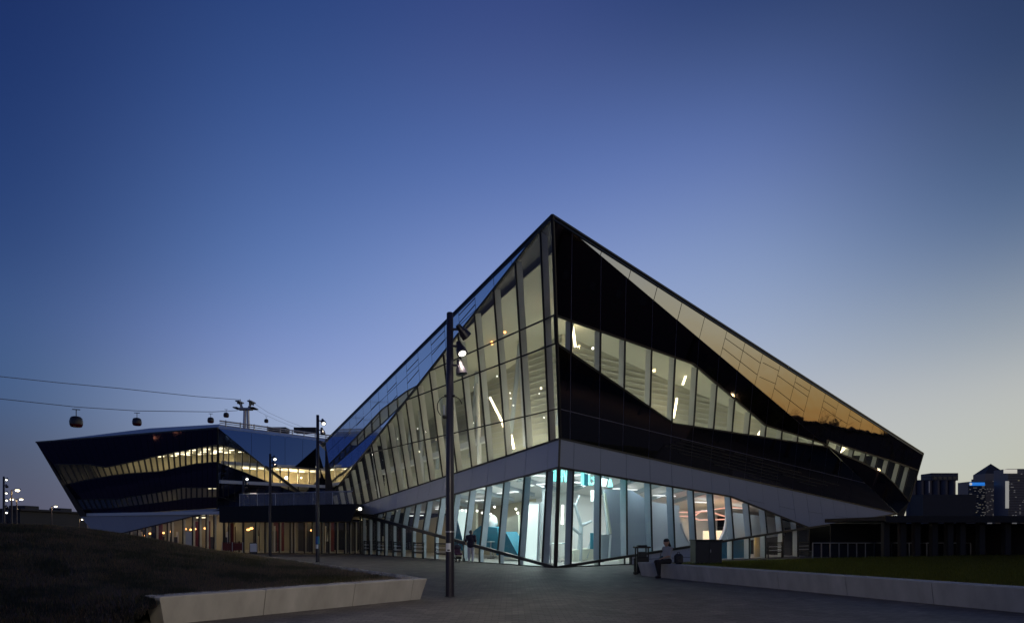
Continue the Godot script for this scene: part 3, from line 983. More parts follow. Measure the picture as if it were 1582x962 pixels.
	for q in [[442, 738, 0.16, 2.6], [465, 738, 0.08, 0.5]]:
		var bp := Plane(R2.normal, R2.d - 1.6)
		var st := st_new()
		add_box(st, on(bp, q[0], q[1]), Vector3.ONE * q[2] * 1.6, Basis.IDENTITY, q[2] * 0.5)
		var l := wpart(b, "spot_lamp", st_end(st), mats.lamp_street)
		omni(on(bp, q[0], q[1]) + nR2 * 0.2, Color(1.0, 0.85, 0.6), q[3], 0.2, l)
	# ground storey behind the mound
	var v2 := plane_of(corner - nA * 0.8, corner - nA * 0.8 + dA, corner - nA * 0.8 + UP)
	var f2 := facet(v2, corner)
	var gp := fpoly(f2, [[178, 826], [338, 788], [346, 806], [346, 856], [178, 856]])
	var gc := []
	for u in [200.0, 212.0, 224.0, 240.0, 258.0, 264.0, 282.0, 297.0, 307.0, 318.0, 330.0]: gc.append(line(f2, u, 780, u, 860))
	glazing(b, f2, gp, gc, [], 0.2, "glass", 0.07, 0.09)
	var bk: Vector3 = corner - nA * 5.0 + dR2 * 1.0
	wpart(b, "inner_wall", sheet3([bk, bk + dA * 18.0, bk + dA * 18.0 + UP * 3.0, bk + UP * 3.0], nA, 0.1), mats.beige_wall)
	wpart(b, "ground_floor", slab([Vector2(corner.x, corner.z) - Vector2(nA.x, nA.z) * 0.9, Vector2((corner + dA * 17.0 - nA * 0.9).x, (corner + dA * 17.0 - nA * 0.9).z), Vector2((bk + dA * 18.0).x, (bk + dA * 18.0).z), Vector2(bk.x, bk.z)], -0.1, 0.03), mats.floor_in)
	for q in [[1.5, 1.9], [4.5, 0.9], [8.0, 0.4], [12.0, 0.2]]:
		var p: Vector3 = corner + dA * q[0] - nA * 2.6 + UP * 2.85
		var lamp := wpart(b, "ceiling_lamp", bar(p - dA * 0.5, p + dA * 0.5, 0.2, 0.05), mats.lamp_warm)
		area_light(p - UP * 0.06, Vector3.DOWN, Vector2(1.5, 0.6), Color(1.0, 0.9, 0.68), q[1] * 0.75, lamp)
	for k in 16:
		var p: Vector3 = corner + dA * (0.6 + k * 0.8) - nA * (1.4 + (k * 7 % 5) * 0.55)
		wpart(b, "partition", box(Vector3(0.2 + 0.22 * (k % 3), 1.2 + 0.45 * (k * 5 % 4), 0.12), p + UP * (0.6 + 0.22 * (k * 5 % 4))), [mats.dark_inside, mats.rust_red, mats.black_plastic, mats.white_wall][k * 3 % 4])
	for q in [[252, 823], [263, 821], [286, 817], [294, 818], [301, 817], [316, 816], [224, 827], [231, 824]]:
		var bp := Plane(v2.normal, v2.d - 1.5)
		var st := st_new()
		add_box(st, on(bp, q[0], q[1]), Vector3.ONE * 0.16, Basis.IDENTITY, 0.05)
		wpart(b, "pendant_lamp", st_end(st), mats.lamp_orange)

func entrance() -> void:
	# glazed wall between the two halls, with a deep canopy over it
	var a := ground(345, 854.0)
	var e := ground(557, 855.6)
	var pl := plane_of(a, e, a + UP)
	var f := facet(pl, a)
	var w := thing("entrance_wall", "wide glazed entrance wall under the dark canopy between the two halls", "glass wall", a)
	var poly := fpoly(f, [[345, 854.2], [557, 855.7], [557, 803], [345, 803]])
	var cuts := []
	for u in [353.0, 358.5, 375.0, 394.5, 409.0, 417.0, 431.0, 448.0, 453.5, 470.0, 482.0, 497.0, 508.0, 519.5, 532.0, 540.0, 548.5]: cuts.append(line(f, u, 790, u, 870))
	glazing(w, f, poly, cuts, [], 0.2, "glass", 0.07, 0.09)
	var d := (e - a).normalized()
	var n := pl.normal
	var bk := a - n * 6.0
	wpart(w, "inner_wall", sheet3([bk, bk + d * 13.5, bk + d * 13.5 + UP * 2.6, bk + UP * 2.6], n, 0.1), mats.beige_wall)
	var fl := [a, e, e - n * 6.0, bk]
	var pts := []
	for p in fl: pts.append(Vector2(p.x, p.z))
	wpart(w, "ground_floor", slab(pts, -0.1, 0.025), mats.floor_in)
	wpart(w, "ceiling", slab(pts, 2.62, 2.75), mats.beige_wall)
	for k in 5:
		var p := a + d * (1.2 + k * 2.3) - n * 2.2 + UP * 2.55
		var lamp := wpart(w, "ceiling_lamp", bar(p - d * 0.3, p + d * 0.3, 0.2, 0.05), mats.lamp_warm)
		area_light(p - UP * 0.06, Vector3.DOWN, Vector2(1.5, 0.6), Color(1.0, 0.88, 0.58), [0.9, 0.25, 0.4, 0.3, 0.25][k], lamp)
	for k in 7:
		var p := a + d * (0.8 + k * 1.55) - n * (3.0 + (k % 3) * 0.8)
		wpart(w, "partition", box(Vector3(0.5 + 0.3 * (k % 2), 2.5, 0.12), p + UP * 1.3), mats.dark_inside if k % 3 != 1 else mats.rust_red)
	for q in [[383, 818], [482, 819], [388, 816]]:
		var bp := Plane(pl.normal, pl.d - 0.8)
		var st := st_new()
		add_box(st, on(bp, q[0], q[1]), Vector3(0.28, 0.16, 0.16), Basis.IDENTITY, 0.06)
		wpart(w, "pendant_lamp", st_end(st), mats.lamp_orange)
	for k in 14:
		var p := a + d * (0.5 + k * 0.92) - n * (1.2 + (k * 7 % 5) * 0.5)
		wpart(w, "display_post", box(Vector3(0.12 + 0.1 * (k % 3), 0.9 + 0.4 * (k * 5 % 4), 0.1), p + UP * (0.45 + 0.2 * (k * 5 % 4))), [mats.dark_inside, mats.white_wall, mats.black_plastic, mats.beige_wall][k * 3 % 4])
	# canopy
	var ca := px(338, 782, 46.5)
	var ce := px(553, 782, 42.0)
	ce.y = ca.y
	var c := thing("entrance_canopy", "long flat dark canopy with a glass balustrade, bridging the two halls", "canopy", Vector3(ca.x, 0, ca.z))
	var cd := (ce - ca).normalized()
	var cn := Vector3(-cd.z, 0, cd.x)
	if cn.z < 0: cn = -cn
	var fc := facet(Plane(cn, ca), ca)
	var w0 := to2(fc, ca)
	var w1 := to2(fc, ce)
	var drop := 1.22
	panels(c, fc, [PackedVector2Array([w0, w1, w1 + Vector2(-0.6, -drop), w0 + Vector2(0, -drop)])], [[w0.lerp(w1, 0.25), w0.lerp(w1, 0.25) + Vector2.DOWN], [w0.lerp(w1, 0.5), w0.lerp(w1, 0.5) + Vector2.DOWN], [w0.lerp(w1, 0.75), w0.lerp(w1, 0.75) + Vector2.DOWN]], "joint", "fascia_panel", 0.01)
	wpart(c, "deck", sheet3([ca - cn * 0.13 - UP * 0.02, ce - cn * 0.13 - UP * 0.02, e - n * 1.0 + UP * (ca.y - 0.02), a - n * 1.0 + UP * (ca.y - 0.02)], UP, 0.2), mats.dark_steel)
	wpart(c, "soffit", sheet3([ca - cn * 0.13 - UP * drop, ce - cn * 0.13 - UP * drop, e + n * 0.1 + UP * (ca.y - drop), a + n * 0.1 + UP * (ca.y - drop)], -UP, 0.05), mats.dark_steel)
	var hgt := 0.85
	var bt := ca + cd * 1.8 - cn * 0.2
	var be := ce - cd * 0.6 - cn * 0.2
	for k in 6:
		var p0 := bt.lerp(be, k / 6.0) + cd * 0.02
		var p1 := bt.lerp(be, (k + 1) / 6.0) - cd * 0.02
		wpart(c, "balustrade_pane", sheet3([p0, p1, p1 + UP * hgt, p0 + UP * hgt], cn), mats.tint_glass)
		wpart(c, "baluster", bar(p0, p0 + UP * hgt, 0.03, 0.03), mats.steel)
	wpart(c, "handrail", tube([bt + UP * (hgt + 0.03), be + UP * (hgt + 0.03)], [0.03], 8), mats.steel)
	var lp := px(556, 786, 41.8)
	wpart(c, "canopy_lamp", box(Vector3(0.22, 0.2, 0.12), lp, 0.04), mats.lamp_white)


# ------------------------------------------------------------------ ground, mound, planters
const TIP := Vector3(-2.03, 0, -14.7)
const FL := Vector3(-6.0, 0, -10.45)

func smooth01(a: float, b: float, x: float) -> float:
	var t := clampf((x - a) / (b - a), 0, 1)
	return t * t * (3 - 2 * t)

func mound_h(x: float, z: float) -> float:
	var da := (x - TIP.x) * -0.825 + (z - TIP.z) * 0.564
	var df := (x - FL.x) * -0.731 + (z - FL.z) * -0.683
	var al := (x - FL.x) * 0.683 + (z - FL.z) * -0.731
	var h := 0.44 * smooth01(-1.2, 1.5, df + 1.35 * smooth01(-1.0, 0.6, al)) + 1.32 * smooth01(-0.5, 8.5, da) * smooth01(0.0, 11.0, df)
	return h * smooth01(-47.0, -38.0, z) * smooth01(-90.0, -60.0, x)

func mound_in(x: float, z: float) -> bool:
	var da := (x - TIP.x) * -0.825 + (z - TIP.z) * 0.564
	var df := (x - FL.x) * -0.731 + (z - FL.z) * -0.683
	if da < 0.15: return false
	if df < 0.2:
		# in front of the wall line the grass lies to the left of the wall's end only
		return x < FL.x - 0.05 - (z - FL.z) * 0.08
	return true

func mound() -> void:
	var st := st_new()
	st.set_smooth_group(1)
	var step := 0.35
	var xs := []
	var x := -3.0
	while x > -85.0:
		xs.append(x)
		x -= step * (1.0 if x > -24.0 else 3.0)
	var zs := []
	var z := 6.0
	while z > -47.0:
		zs.append(z)
		z -= step
	for i in xs.size() - 1:
		for j in zs.size() - 1:
			var c := [Vector2(xs[i], zs[j]), Vector2(xs[i + 1], zs[j]), Vector2(xs[i + 1], zs[j + 1]), Vector2(xs[i], zs[j + 1])]
			var ok := true
			for q in c:
				if not mound_in(q.x, q.y): ok = false
			if not ok: continue
			var p := []
			for q in c: p.append(Vector3(q.x, mound_h(q.x, q.y) + 0.006, q.y))
			quad(st, p[0], p[1], p[2], p[3], UP)
	struct("grass_mound", st_end(st), mats.soil)

func tuft_mesh(n: int, sd: int, tone: Color) -> ArrayMesh:
	var r := RandomNumberGenerator.new()
	r.seed = sd
	var st := SurfaceTool.new()
	st.begin(Mesh.PRIMITIVE_TRIANGLES)
	for i in n:
		var a := r.randf() * TAU
		var b := Vector3(r.randf_range(-0.07, 0.07), -0.01, r.randf_range(-0.07, 0.07))
		var side := Vector3(cos(a), 0, sin(a)) * r.randf_range(0.004, 0.007)
		var lean := Vector3(cos(a + 1.5), 0, sin(a + 1.5)) * r.randf_range(-0.05, 0.05)
		var h := r.randf_range(0.03, 0.1)
		st.set_color(tone * Color(1.0, r.randf_range(0.9, 1.1), r.randf_range(0.8, 1.2)) * r.randf_range(0.6, 1.4))
		var n3 := side.cross(UP).normalized()
		st.set_normal((n3 + UP).normalized())
		st.add_vertex(b - side); st.add_vertex(b + side); st.add_vertex(b + UP * h + lean)
	return st.commit()

func scatter(called: String, spots: Array, sd: int, tone: Color) -> void:
	var mm := MultiMesh.new()
	mm.transform_format = MultiMesh.TRANSFORM_3D
	mm.mesh = tuft_mesh(9, sd, tone)
	mm.instance_count = spots.size()
	var r := RandomNumberGenerator.new()
	r.seed = sd
	for i in spots.size():
		var s := r.randf_range(0.7, 1.5)
		mm.set_instance_transform(i, Transform3D(Basis(UP, r.randf() * TAU).scaled(Vector3(s, s * r.randf_range(0.7, 1.3), s)), spots[i]))
	var o := MultiMeshInstance3D.new()
	o.name = called
	o.multimesh = mm
	o.material_override = mats.blade
	add_child(o)
	o.set_meta("kind", "stuff")
	o.set_meta("label", "short rough grass covering the " + called.replace("_", " "))
	o.set_meta("category", "grass")

func grass() -> void:
	var nz := FastNoiseLite.new()
	nz.seed = 5
	nz.frequency = 0.35
	var r := RandomNumberGenerator.new()
	r.seed = 11
	var green := []
	var dry := []
	for i in 120000:
		var d := 8.0 + 28.0 * pow(r.randf(), 1.5)
		var u := r.randf_range(-60.0, 660.0)
		var x := (u - U0) / F * d
		if not mound_in(x, -d): continue
		var v := nz.get_noise_2d(x, -d) + 0.5 * nz.get_noise_2d(x * 4.0, -d * 4.0) + r.randf_range(-0.25, 0.25)
		(dry if v > -0.05 else green).append(Vector3(x, mound_h(x, -d), -d))
	scatter("mound_grass", green, 3, Color(0.28, 0.26, 0.14))
	scatter("dry_mound_grass", dry, 6, Color(0.68, 0.54, 0.36))
	var spots := []
	for i in 60000:
		var d := 10.0 + 22.0 * pow(r.randf(), 1.2)
		var u := r.randf_range(1000.0, 2000.0)
		var x := (u - U0) / F * d
		if lawn_in(x, -d): spots.append(Vector3(x, 0.415, -d))
	scatter("lawn_grass", spots, 4, Color(0.5, 0.5, 0.1))

const LAWN := [Vector2(5.2, -22.6), Vector2(14, -27.6), Vector2(25, -31.5), Vector2(70, -31.5), Vector2(70, -4), Vector2(15.0, -4)]

func lawn_in(x: float, z: float) -> bool:
	return Geometry2D.is_point_in_polygon(Vector2(x, z), PackedVector2Array(LAWN))

# a six-sided concrete block: outlines of its top and bottom, with a small chamfer round the top
func block(top: Array, bottom: Array, y1: float) -> ArrayMesh:
	var st := st_new()
	var c := Vector2.ZERO
	for p in top: c += p * 0.25
	var rings := []
	for k in 3:
		var ring := []
		for i in 4:
			var p: Vector2 = [bottom[i], top[i], top[i].lerp(c, 0.0)][k]
			if k == 2: p = p + (c - p).normalized() * 0.025
			ring.append(Vector3(p.x, [-0.05, y1 - 0.018, y1][k], p.y))
		rings.append(ring)
	for k in 2:
		for i in 4:
			var j := (i + 1) % 4
			var mid: Vector3 = (rings[k][i] + rings[k][j]) * 0.5 - Vector3(c.x, 0, c.y)
			quad(st, rings[k][i], rings[k][j], rings[k + 1][j], rings[k + 1][i], Vector3(mid.x, 0.1, mid.z))
	quad(st, rings[2][0], rings[2][1], rings[2][2], rings[2][3], UP)
	return st_end(st)

func v2(p: Vector3) -> Vector2:
	return Vector2(p.x, p.z)

# a run of blocks from a to b (their front top edge); inn points from the front face to the back
func planter_run(o: Node3D, a: Vector2, b: Vector2, inn: Vector2, w: float, under: float, stops: Array, skew_a: Vector2, skew_b: Vector2) -> void:
	for i in stops.size() - 1:
		var t0: float = stops[i]
		var t1: float = stops[i + 1]
		var d := (b - a).normalized() * 0.006
		var f0 := a.lerp(b, t0) + d
		var f1 := a.lerp(b, t1) - d
		var k0 := f0 + inn * w + (skew_a if i == 0 else Vector2.ZERO)
		var k1 := f1 + inn * w + (skew_b if i == stops.size() - 2 else Vector2.ZERO)
		var u := inn * under
		var e0 := (b - a).normalized() * (0.12 if i == 0 else 0.0)
		var e1 := (b - a).normalized() * (-0.12 if i == stops.size() - 2 else 0.0)
		wpart(o, "block", block([f0, f1, k1, k0], [f0 + u + e0, f1 + u + e1, k1 + e1, k0 + e0], 0.5), mats.concrete)

func planters() -> void:
	var o := thing("planter_wall", "pale concrete planter wall edging the grass mound, with a pointed corner", "planter wall", TIP)
	var inn := Vector2(-0.731, -0.683)
	planter_run(o, v2(FL), v2(TIP), inn, 0.45, 0.13, [0.0, 0.32, 0.66, 0.93, 1.0], Vector2(-0.12, 0.0), Vector2(-0.564, -0.825) * 0.1)
	var d2 := Vector2(-0.564, -0.825)
	var a := v2(TIP) + d2 * 0.475
	planter_run(o, a, v2(TIP) + d2 * 20.0, Vector2(-0.825, 0.564), 0.45, 0.1, [0.0, 0.12, 0.25, 0.38, 0.5, 0.63, 0.76, 0.88, 1.0], Vector2(0.0, 0.0), Vector2.ZERO)
	var p := thing("planter_wall", "long low grey concrete wall beside the lawn, running towards the viewer", "planter wall", Vector3(4.64, 0, -22.7))
	var b0 := Vector2(4.64, -22.7)
	var b1 := Vector2(14.0, -4.6)
	planter_run(p, b0, b1, Vector2(0.888, -0.46), 0.5, 0.1, [0.0, 0.1, 0.2, 0.3, 0.4, 0.5, 0.6, 0.7, 0.8, 0.9, 1.0], Vector2(0.1, 0), Vector2.ZERO)
	struct("lawn", slab(LAWN, -0.1, 0.41), mats.soil)

# ------------------------------------------------------------------ lamp posts
func floodlight(post: Node3D, at: Vector3, yaw: float, pitch: float, lit: bool, size := 1.0, power := 7.0) -> void:
	var st := st_new()
	add_tube(st, [Vector3(0, 0, 0.17), Vector3(0, 0, 0.02), Vector3(0, 0, -0.06), Vector3(0, 0, -0.2)], [0.06 * size, 0.085 * size, 0.12 * size, 0.14 * size], 12)
	add_bar(st, Vector3(-0.15, 0, -0.02) * size, Vector3(0.15, 0, -0.02) * size, 0.03, 0.03)
	var h := part(post, "floodlight", st_end(st), mats.pole_paint, at, Vector3(pitch, yaw, 0))
	var arm := st_new()
	add_bar(arm, Vector3(-0.05, 0, 0), Vector3(-at.x * 0.85, 0.0, 0), 0.05, 0.05)
	var br := part(post, "bracket", st_end(arm), mats.pole_paint, at + Vector3(0, 0.03, 0))
	br.rotation.y = 0.0
	var ls := st_new()
	add_tube(ls, [Vector3(0, 0, -0.205), Vector3(0, 0, -0.215)], [0.095 * size, 0.09 * size], 12)
	var lens := part(h, "lens", st_end(ls), mats.lamp_white if lit else mats.cabin_glass)
	if lit:
		var sp := SpotLight3D.new()
		sp.name = "lamp_light"
		sp.position = Vector3(0, 0, -0.26)
		sp.light_color = Color(1.0, 0.95, 0.85)
		sp.light_energy = power
		sp.light_size = 0.1
		sp.spot_angle = 62.0 if power < 10.0 else 40.0
		sp.spot_angle_attenuation = 1.0
		sp.spot_range = 60.0
		sp.spot_attenuation = 2.0
		sp.shadow_enabled = true
		lens.add_child(sp)

func lamp_post(label: String, at: Vector3, h: float, r: float, floods: Array) -> Node3D:
	var o := thing("lamp_post", label, "lamp post", at, 0.0, "tall floodlight posts along the plaza")
	part(o, "pole", tube([Vector3(0, -0.05, 0), Vector3(0, 2.2, 0), Vector3(0, h - 0.02, 0), Vector3(0, h, 0)], [r, r * 0.95, r * 0.74, r * 0.6], 20), mats.pole_paint)
	part(o, "base_collar", tube([Vector3(0, -0.02, 0), Vector3(0, 0.012, 0)], [r * 1.25, r * 1.2], 20), mats.dark_steel)
	for f in floods: floodlight(o, Vector3(f[1], f[0], f[2]), f[3], f[4], f[5] > 0, 1.0, 40.0 if f[5] == 2 else 7.0)
	return o

func wrap_sheet(r: float, y0: float, y1: float, a0: float, a1: float) -> ArrayMesh:
	var st := st_new()
	st.set_smooth_group(1)
	var n := 10
	for i in n:
		var p := lerpf(a0, a1, i / float(n))
		var q := lerpf(a0, a1, (i + 1) / float(n))
		var e := Vector3(sin(p), 0, cos(p)) * r
		var g := Vector3(sin(q), 0, cos(q)) * r
		quad(st, e + UP * y0, g + UP * y0, g + UP * y1, e + UP * y1, e + g)
	return st_end(st)

func lamp_posts() -> void:
	var o := lamp_post("tallest nearest dark lamp post, with three floodlights and a white notice, beside the planter corner", ground(695, 921), 7.08, 0.112, [[6.62, 0.3, 0.05, -0.9, -0.7, 0], [6.2, 0.26, 0.05, -2.5, -1.05, 1], [5.72, 0.26, 0.05, -2.0, -1.35, 0]])
	part(o, "notice", wrap_sheet(0.116, 1.12, 1.33, -0.98, 0.28), mats.white_paint)
	part(o, "notice_print", wrap_sheet(0.1175, 1.14, 1.175, -0.5, 0.1), mats.dark_steel)
	part(o, "strap", tube([Vector3(0, 1.6, 0), Vector3(0, 1.63, 0)], [0.112, 0.112], 16), mats.steel)
	for s in [-1.0, 1.0]:
		var pts := []
		for k in 11:
			var a: float = k / 10.0 * (2.5 if s < 0 else 1.3)
			pts.append(Vector3(s * (0.09 + 0.22 * sin(a) * 1.0), 4.98 - 0.26 * (1.0 - cos(a)), 0.05))
		part(o, "cable_loop", tube(pts, [0.012], 6), mats.dark_steel)
		part(o, "clamp", box(Vector3(0.07, 0.06, 0.07), Vector3(s * 0.1, 4.99, 0.05), 0.015), mats.dark_steel)
	part(o, "junction_box", box(Vector3(0.05, 0.24, 0.07), Vector3(-0.14, 4.64, 0.05), 0.01), mats.steel)
	part(o, "junction_box", box(Vector3(0.1, 0.08, 0.1), Vector3(-0.13, 4.47, 0.05), 0.02), mats.dark_steel)
	o = lamp_post("dark lamp post with three floodlights and blue stickers, rising behind the planter", ground(490.5, 868), 7.9, 0.105, [[7.55, 0.3, 0.05, -2.6, -0.8, 1], [7.05, 0.26, 0.05, -2.2, -1.2, 0], [6.4, 0.24, 0.05, -2.3, -0.5, 0]])
	part(o, "sticker", wrap_sheet(0.109, 0.98, 1.38, -1.5, 0.5), mats.blue_sticker)
	part(o, "sticker", wrap_sheet(0.1085, 0.98, 1.38, 0.5, 1.5), mats.teal)
	part(o, "notice", wrap_sheet(0.109, 0.72, 0.95, -1.0, 0.6), mats.white_paint)
	lamp_post("lamp post behind the viewer on the right, its floodlights turned on the planter wall", Vector3(4.2, 0, 4.5), 7.05, 0.11, [[6.7, -0.3, -0.05, 0.62, -0.34, 2], [6.2, -0.26, -0.05, 0.25, -0.42, 2]])
	lamp_post("slender dark lamp post with two floodlights, in front of the canopy", ground(417, 860), 6.7, 0.1, [[6.45, 0.3, 0.05, -2.6, -0.7, 1], [6.05, 0.26, 0.05, -2.0, -0.9, 0]])
	lamp_post("farthest short dark lamp post, before the corner of the office hall", ground(375.5, 854.3), 5.9, 0.09, [[5.75, 0.28, 0.05, -2.6, -0.6, 1], [5.35, 0.24, 0.05, -2.1, -0.9, 0], [4.95, 0.24, 0.05, -2.3, -0.5, 0], [4.4, 0.24, 0.05, -2.6, -1.0, 0]])
	lamp_post("tall thin post with a column of six floodlights, at the left edge beyond the mound", Vector3(px(5, 800, 60).x, 0, -60), 7.05, 0.11, [[6.8, 0.35, 0.05, -2.7, -0.6, 1], [6.15, 0.3, 0.05, -2.2, -0.8, 0], [5.5, 0.32, 0.05, -2.6, -0.6, 1], [4.8, 0.35, 0.05, -2.6, -0.6, 1], [4.1, 0.3, 0.05, -2.2, -0.8, 0], [3.6, 0.35, 0.05, -2.7, -0.6, 1]])
	for q in [[17, 757, 76, "street lamp with a bright yellow-white head, second from the left edge"], [25, 771, 98, "street lamp with twin bright heads beyond the mound"], [79, 782, 112, "single pale street lamp standing before the low grey roofs"], [122, 802, 150, "small street lamp near the tip of the overhanging office hall"]]:
		var d: float = q[2]
		var top := px(q[0], q[1], d)
		var s := thing("street_lamp", q[3], "street lamp", Vector3(top.x, 0, top.z), 0.0, "distant street lamps on the left")
		part(s, "pole", tube([Vector3(0, -0.1, 0), Vector3(0, top.y, 0)], [0.12, 0.08], 8), mats.pole_paint)
		for k in (2 if q[0] == 25 else 1):
			var sx := 1.0 if k == 0 else -1.0
			part(s, "arm", bar(Vector3(0, top.y, 0), Vector3(sx * 0.75, top.y + 0.12, 0), 0.07, 0.07), mats.pole_paint)
			var head := part(s, "lamp_head", box(Vector3(0.62, 0.16, 0.3), Vector3(sx * 0.75, top.y + 0.12, 0), 0.05), mats.pole_paint)
			part(head, "bulb", box(Vector3(0.5, 0.26, 0.26), Vector3(sx * 0.75, top.y - 0.02, 0.02), 0.08), mats.lamp_street)
			omni(s.position + Vector3(sx * 0.75, top.y - 0.3, 0.1), Color(1.0, 0.85, 0.6), 3.0, 0.2, head)

# ------------------------------------------------------------------ small things on the plaza
func plaza_things() -> void:
	# litter bin behind the end of the right wall
	var bp := ground(991, 887)
	var o := thing("litter_bin", "dark square litter bin with a hooded lid, behind the end of the lawn wall", "litter bin", bp)
	part(o, "body", box(Vector3(0.42, 0.62, 0.42), Vector3(0.02, 0.36, 0), 0.02), mats.black_plastic)
	for s in [-1.0, 1.0]:
		for t in [-1.0, 1.0]:
			part(o, "post", box(Vector3(0.05, 1.0, 0.05), Vector3(0.02 + s * 0.2, 0.52, t * 0.2), 0.01), mats.black_plastic)
	part(o, "lid", box(Vector3(0.58, 0.06, 0.56), Vector3(0.02, 1.03, 0), 0.02), mats.timber)
	part(o, "lid_crown", box(Vector3(0.36, 0.06, 0.34), Vector3(0.02, 1.085, 0), 0.03), mats.black_plastic)
	part(o, "liner", box(Vector3(0.3, 0.2, 0.3), Vector3(0.02, 0.76, 0), 0.02), mats.dark_steel)
	part(o, "side_post", box(Vector3(0.09, 0.62, 0.09), Vector3(-0.26, 0.31, 0.1), 0.02), mats.black_plastic)
	part(o, "foot", box(Vector3(0.13, 0.12, 0.13), Vector3(-0.26, 0.06, 0.1), 0.02), mats.black_plastic)
	# black cabinet on the lawn
	var cp := px(1091, 871, 22.9)
	cp.y = 0.41
	o = thing("utility_cabinet", "plain black utility cabinet standing on the lawn behind the seated woman", "cabinet", cp, 0.12)
	part(o, "body", box(Vector3(1.02, 0.86, 0.5), Vector3(0, 0.44, 0), 0.015), mats.dark_steel)
	part(o, "lid", box(Vector3(1.08, 0.05, 0.56), Vector3(0, 0.895, 0), 0.012), mats.black_plastic)
	for s in [-1.0, 1.0]:
		part(o, "door", box(Vector3(0.49, 0.78, 0.02), Vector3(s * 0.25, 0.44, 0.26), 0.006), mats.dark_steel)
	part(o, "handle", box(Vector3(0.03, 0.12, 0.03), Vector3(0.05, 0.5, 0.285), 0.008), mats.steel)
	# slatted screens along the ground-floor glass
	var screens := [[588.5, 12, "second", 0], [566.5, 9, "first", 0], [614, 13, "third", 0], [646.5, 16, "fourth", 0], [683, 22, "fifth and largest", 0], [1198, 22, "nearer", 1], [1242, 17, "farther", 1]]
	for q in screens:
		var left: bool = q[3] == 0
		var pl := Plane(nL if left else nR, (VLp.d if left else VRp.d) + 0.22)
		var v: float = 856.0 + (q[0] - 560.0) * 0.06 if left else 861.0
		var p := on(pl, q[0], v)
		p.y = 0.0
		var d := dLn if left else dRn
		var wpx: float = q[1]
		var wid: float = absf((on(pl, q[0] + wpx * 0.5, v) - on(pl, q[0] - wpx * 0.5, v)).dot(d))
		var lab := "dark slatted screen before the glass, %s from the canopy along the left front" % q[2] if left else "dark slatted screen with pale rails, the %s one under the right overhang" % q[2]
		o = thing("slatted_screen", lab, "screen", p, atan2(-d.z, d.x), "slatted screens along the ground-floor glass")
		for s in [-1.0, 1.0]: part(o, "post", box(Vector3(0.06, 1.0, 0.06), Vector3(s * (wid * 0.5 - 0.03), 0.5, 0)), mats.black_plastic)
		for k in 2: part(o, "rail", box(Vector3(wid - 0.13, 0.08, 0.05), Vector3(0, 0.36 + k * 0.58, 0)), mats.black_plastic)
		for k in 4: part(o, "slat", box(Vector3(wid - 0.14, 0.045, 0.03), Vector3(0, 0.48 + k * 0.115, 0.0)), mats.steel if k % 2 == 0 else mats.black_plastic)
	# pavement sign
	o = thing("pavement_sign", "white folding pavement sign standing by the entrance", "pavement sign", ground(391, 855.6), 0.45)
	for s in [-1.0, 1.0]:
		var bs := Basis(Vector3.RIGHT, -0.22 * s)
		var st := st_new()
		add_box(st, Vector3(0, 0.42, s * 0.11), Vector3(0.52, 0.84, 0.025), bs)
		part(o, "board", st_end(st), mats.dark_steel)
		st = st_new()
		add_box(st, Vector3(0, 0.47, s * 0.125), Vector3(0.46, 0.62, 0.02), bs)
		part(o, "poster", st_end(st), mats.white_paint)
	# red cafe barriers
	for q in [[350.5, "red barrier panel left of the dark column, outside the lit cafe"], [366.5, "red barrier panel right of the dark column, outside the lit cafe"]]:
		o = thing("cafe_barrier", q[1], "barrier", ground(q[0], 854.6), 0.25, "red cafe barriers")
		for s in [-1.0, 1.0]:
			part(o, "post", box(Vector3(0.05, 0.85, 0.05), Vector3(s * 0.36, 0.43, 0), 0.01), mats.steel)
			part(o, "foot", box(Vector3(0.1, 0.03, 0.4), Vector3(s * 0.36, 0.015, 0), 0.01), mats.dark_steel)
		part(o, "banner", box(Vector3(0.64, 0.55, 0.015), Vector3(0, 0.5, 0)), mats.rust_red)
		part(o, "rail", box(Vector3(0.68, 0.04, 0.04), Vector3(0, 0.82, 0)), mats.rust_red)
	single("column", tube([Vector3.ZERO, Vector3(0, 2.3, 0)], [0.13, 0.13], 12), mats.rust_red, "slim dark red round column carrying the left end of the canopy", "column", ground(358, 854.2))
	# pushchair beside the standing man
	o = thing("pushchair", "dark purple pushchair parked at the glass, left of the standing man", "pushchair", ground(707, 867.5), 0.5)
	for s in [-1.0, 1.0]:
		for t in [-1.0, 1.0]:
			var w := part(o, "wheel", tube([Vector3(s * 0.24 - 0.02, 0.11, t * 0.3), Vector3(s * 0.24 + 0.02, 0.11, t * 0.3)], [0.11], 16), mats.black_plastic)
			part(w, "hub", tube([Vector3(s * 0.24 - 0.025, 0.11, t * 0.3), Vector3(s * 0.24 + 0.025, 0.11, t * 0.3)], [0.045], 10), mats.steel)
		part(o, "leg", bar(Vector3(s * 0.22, 0.13, 0.3), Vector3(s * 0.22, 0.75, -0.2), 0.03, 0.03), mats.steel)
		part(o, "leg", bar(Vector3(s * 0.22, 0.13, -0.3), Vector3(s * 0.22, 0.62, 0.02), 0.03, 0.03), mats.steel)
		part(o, "handle", bar(Vector3(s * 0.22, 0.75, -0.2), Vector3(s * 0.22, 0.98, -0.4), 0.03, 0.03), mats.steel)
	part(o, "push_bar", bar(Vector3(-0.24, 0.98, -0.4), Vector3(0.24, 0.98, -0.4), 0.035, 0.035), mats.black_plastic)
	part(o, "seat", box(Vector3(0.4, 0.12, 0.4), Vector3(0, 0.42, 0.05), 0.05), mats.bag_plum)
	part(o, "backrest", box(Vector3(0.4, 0.42, 0.08), Vector3(0, 0.62, -0.14), 0.03), mats.bag_plum)
	var hood := st_new()
	hood.set_smooth_group(1)
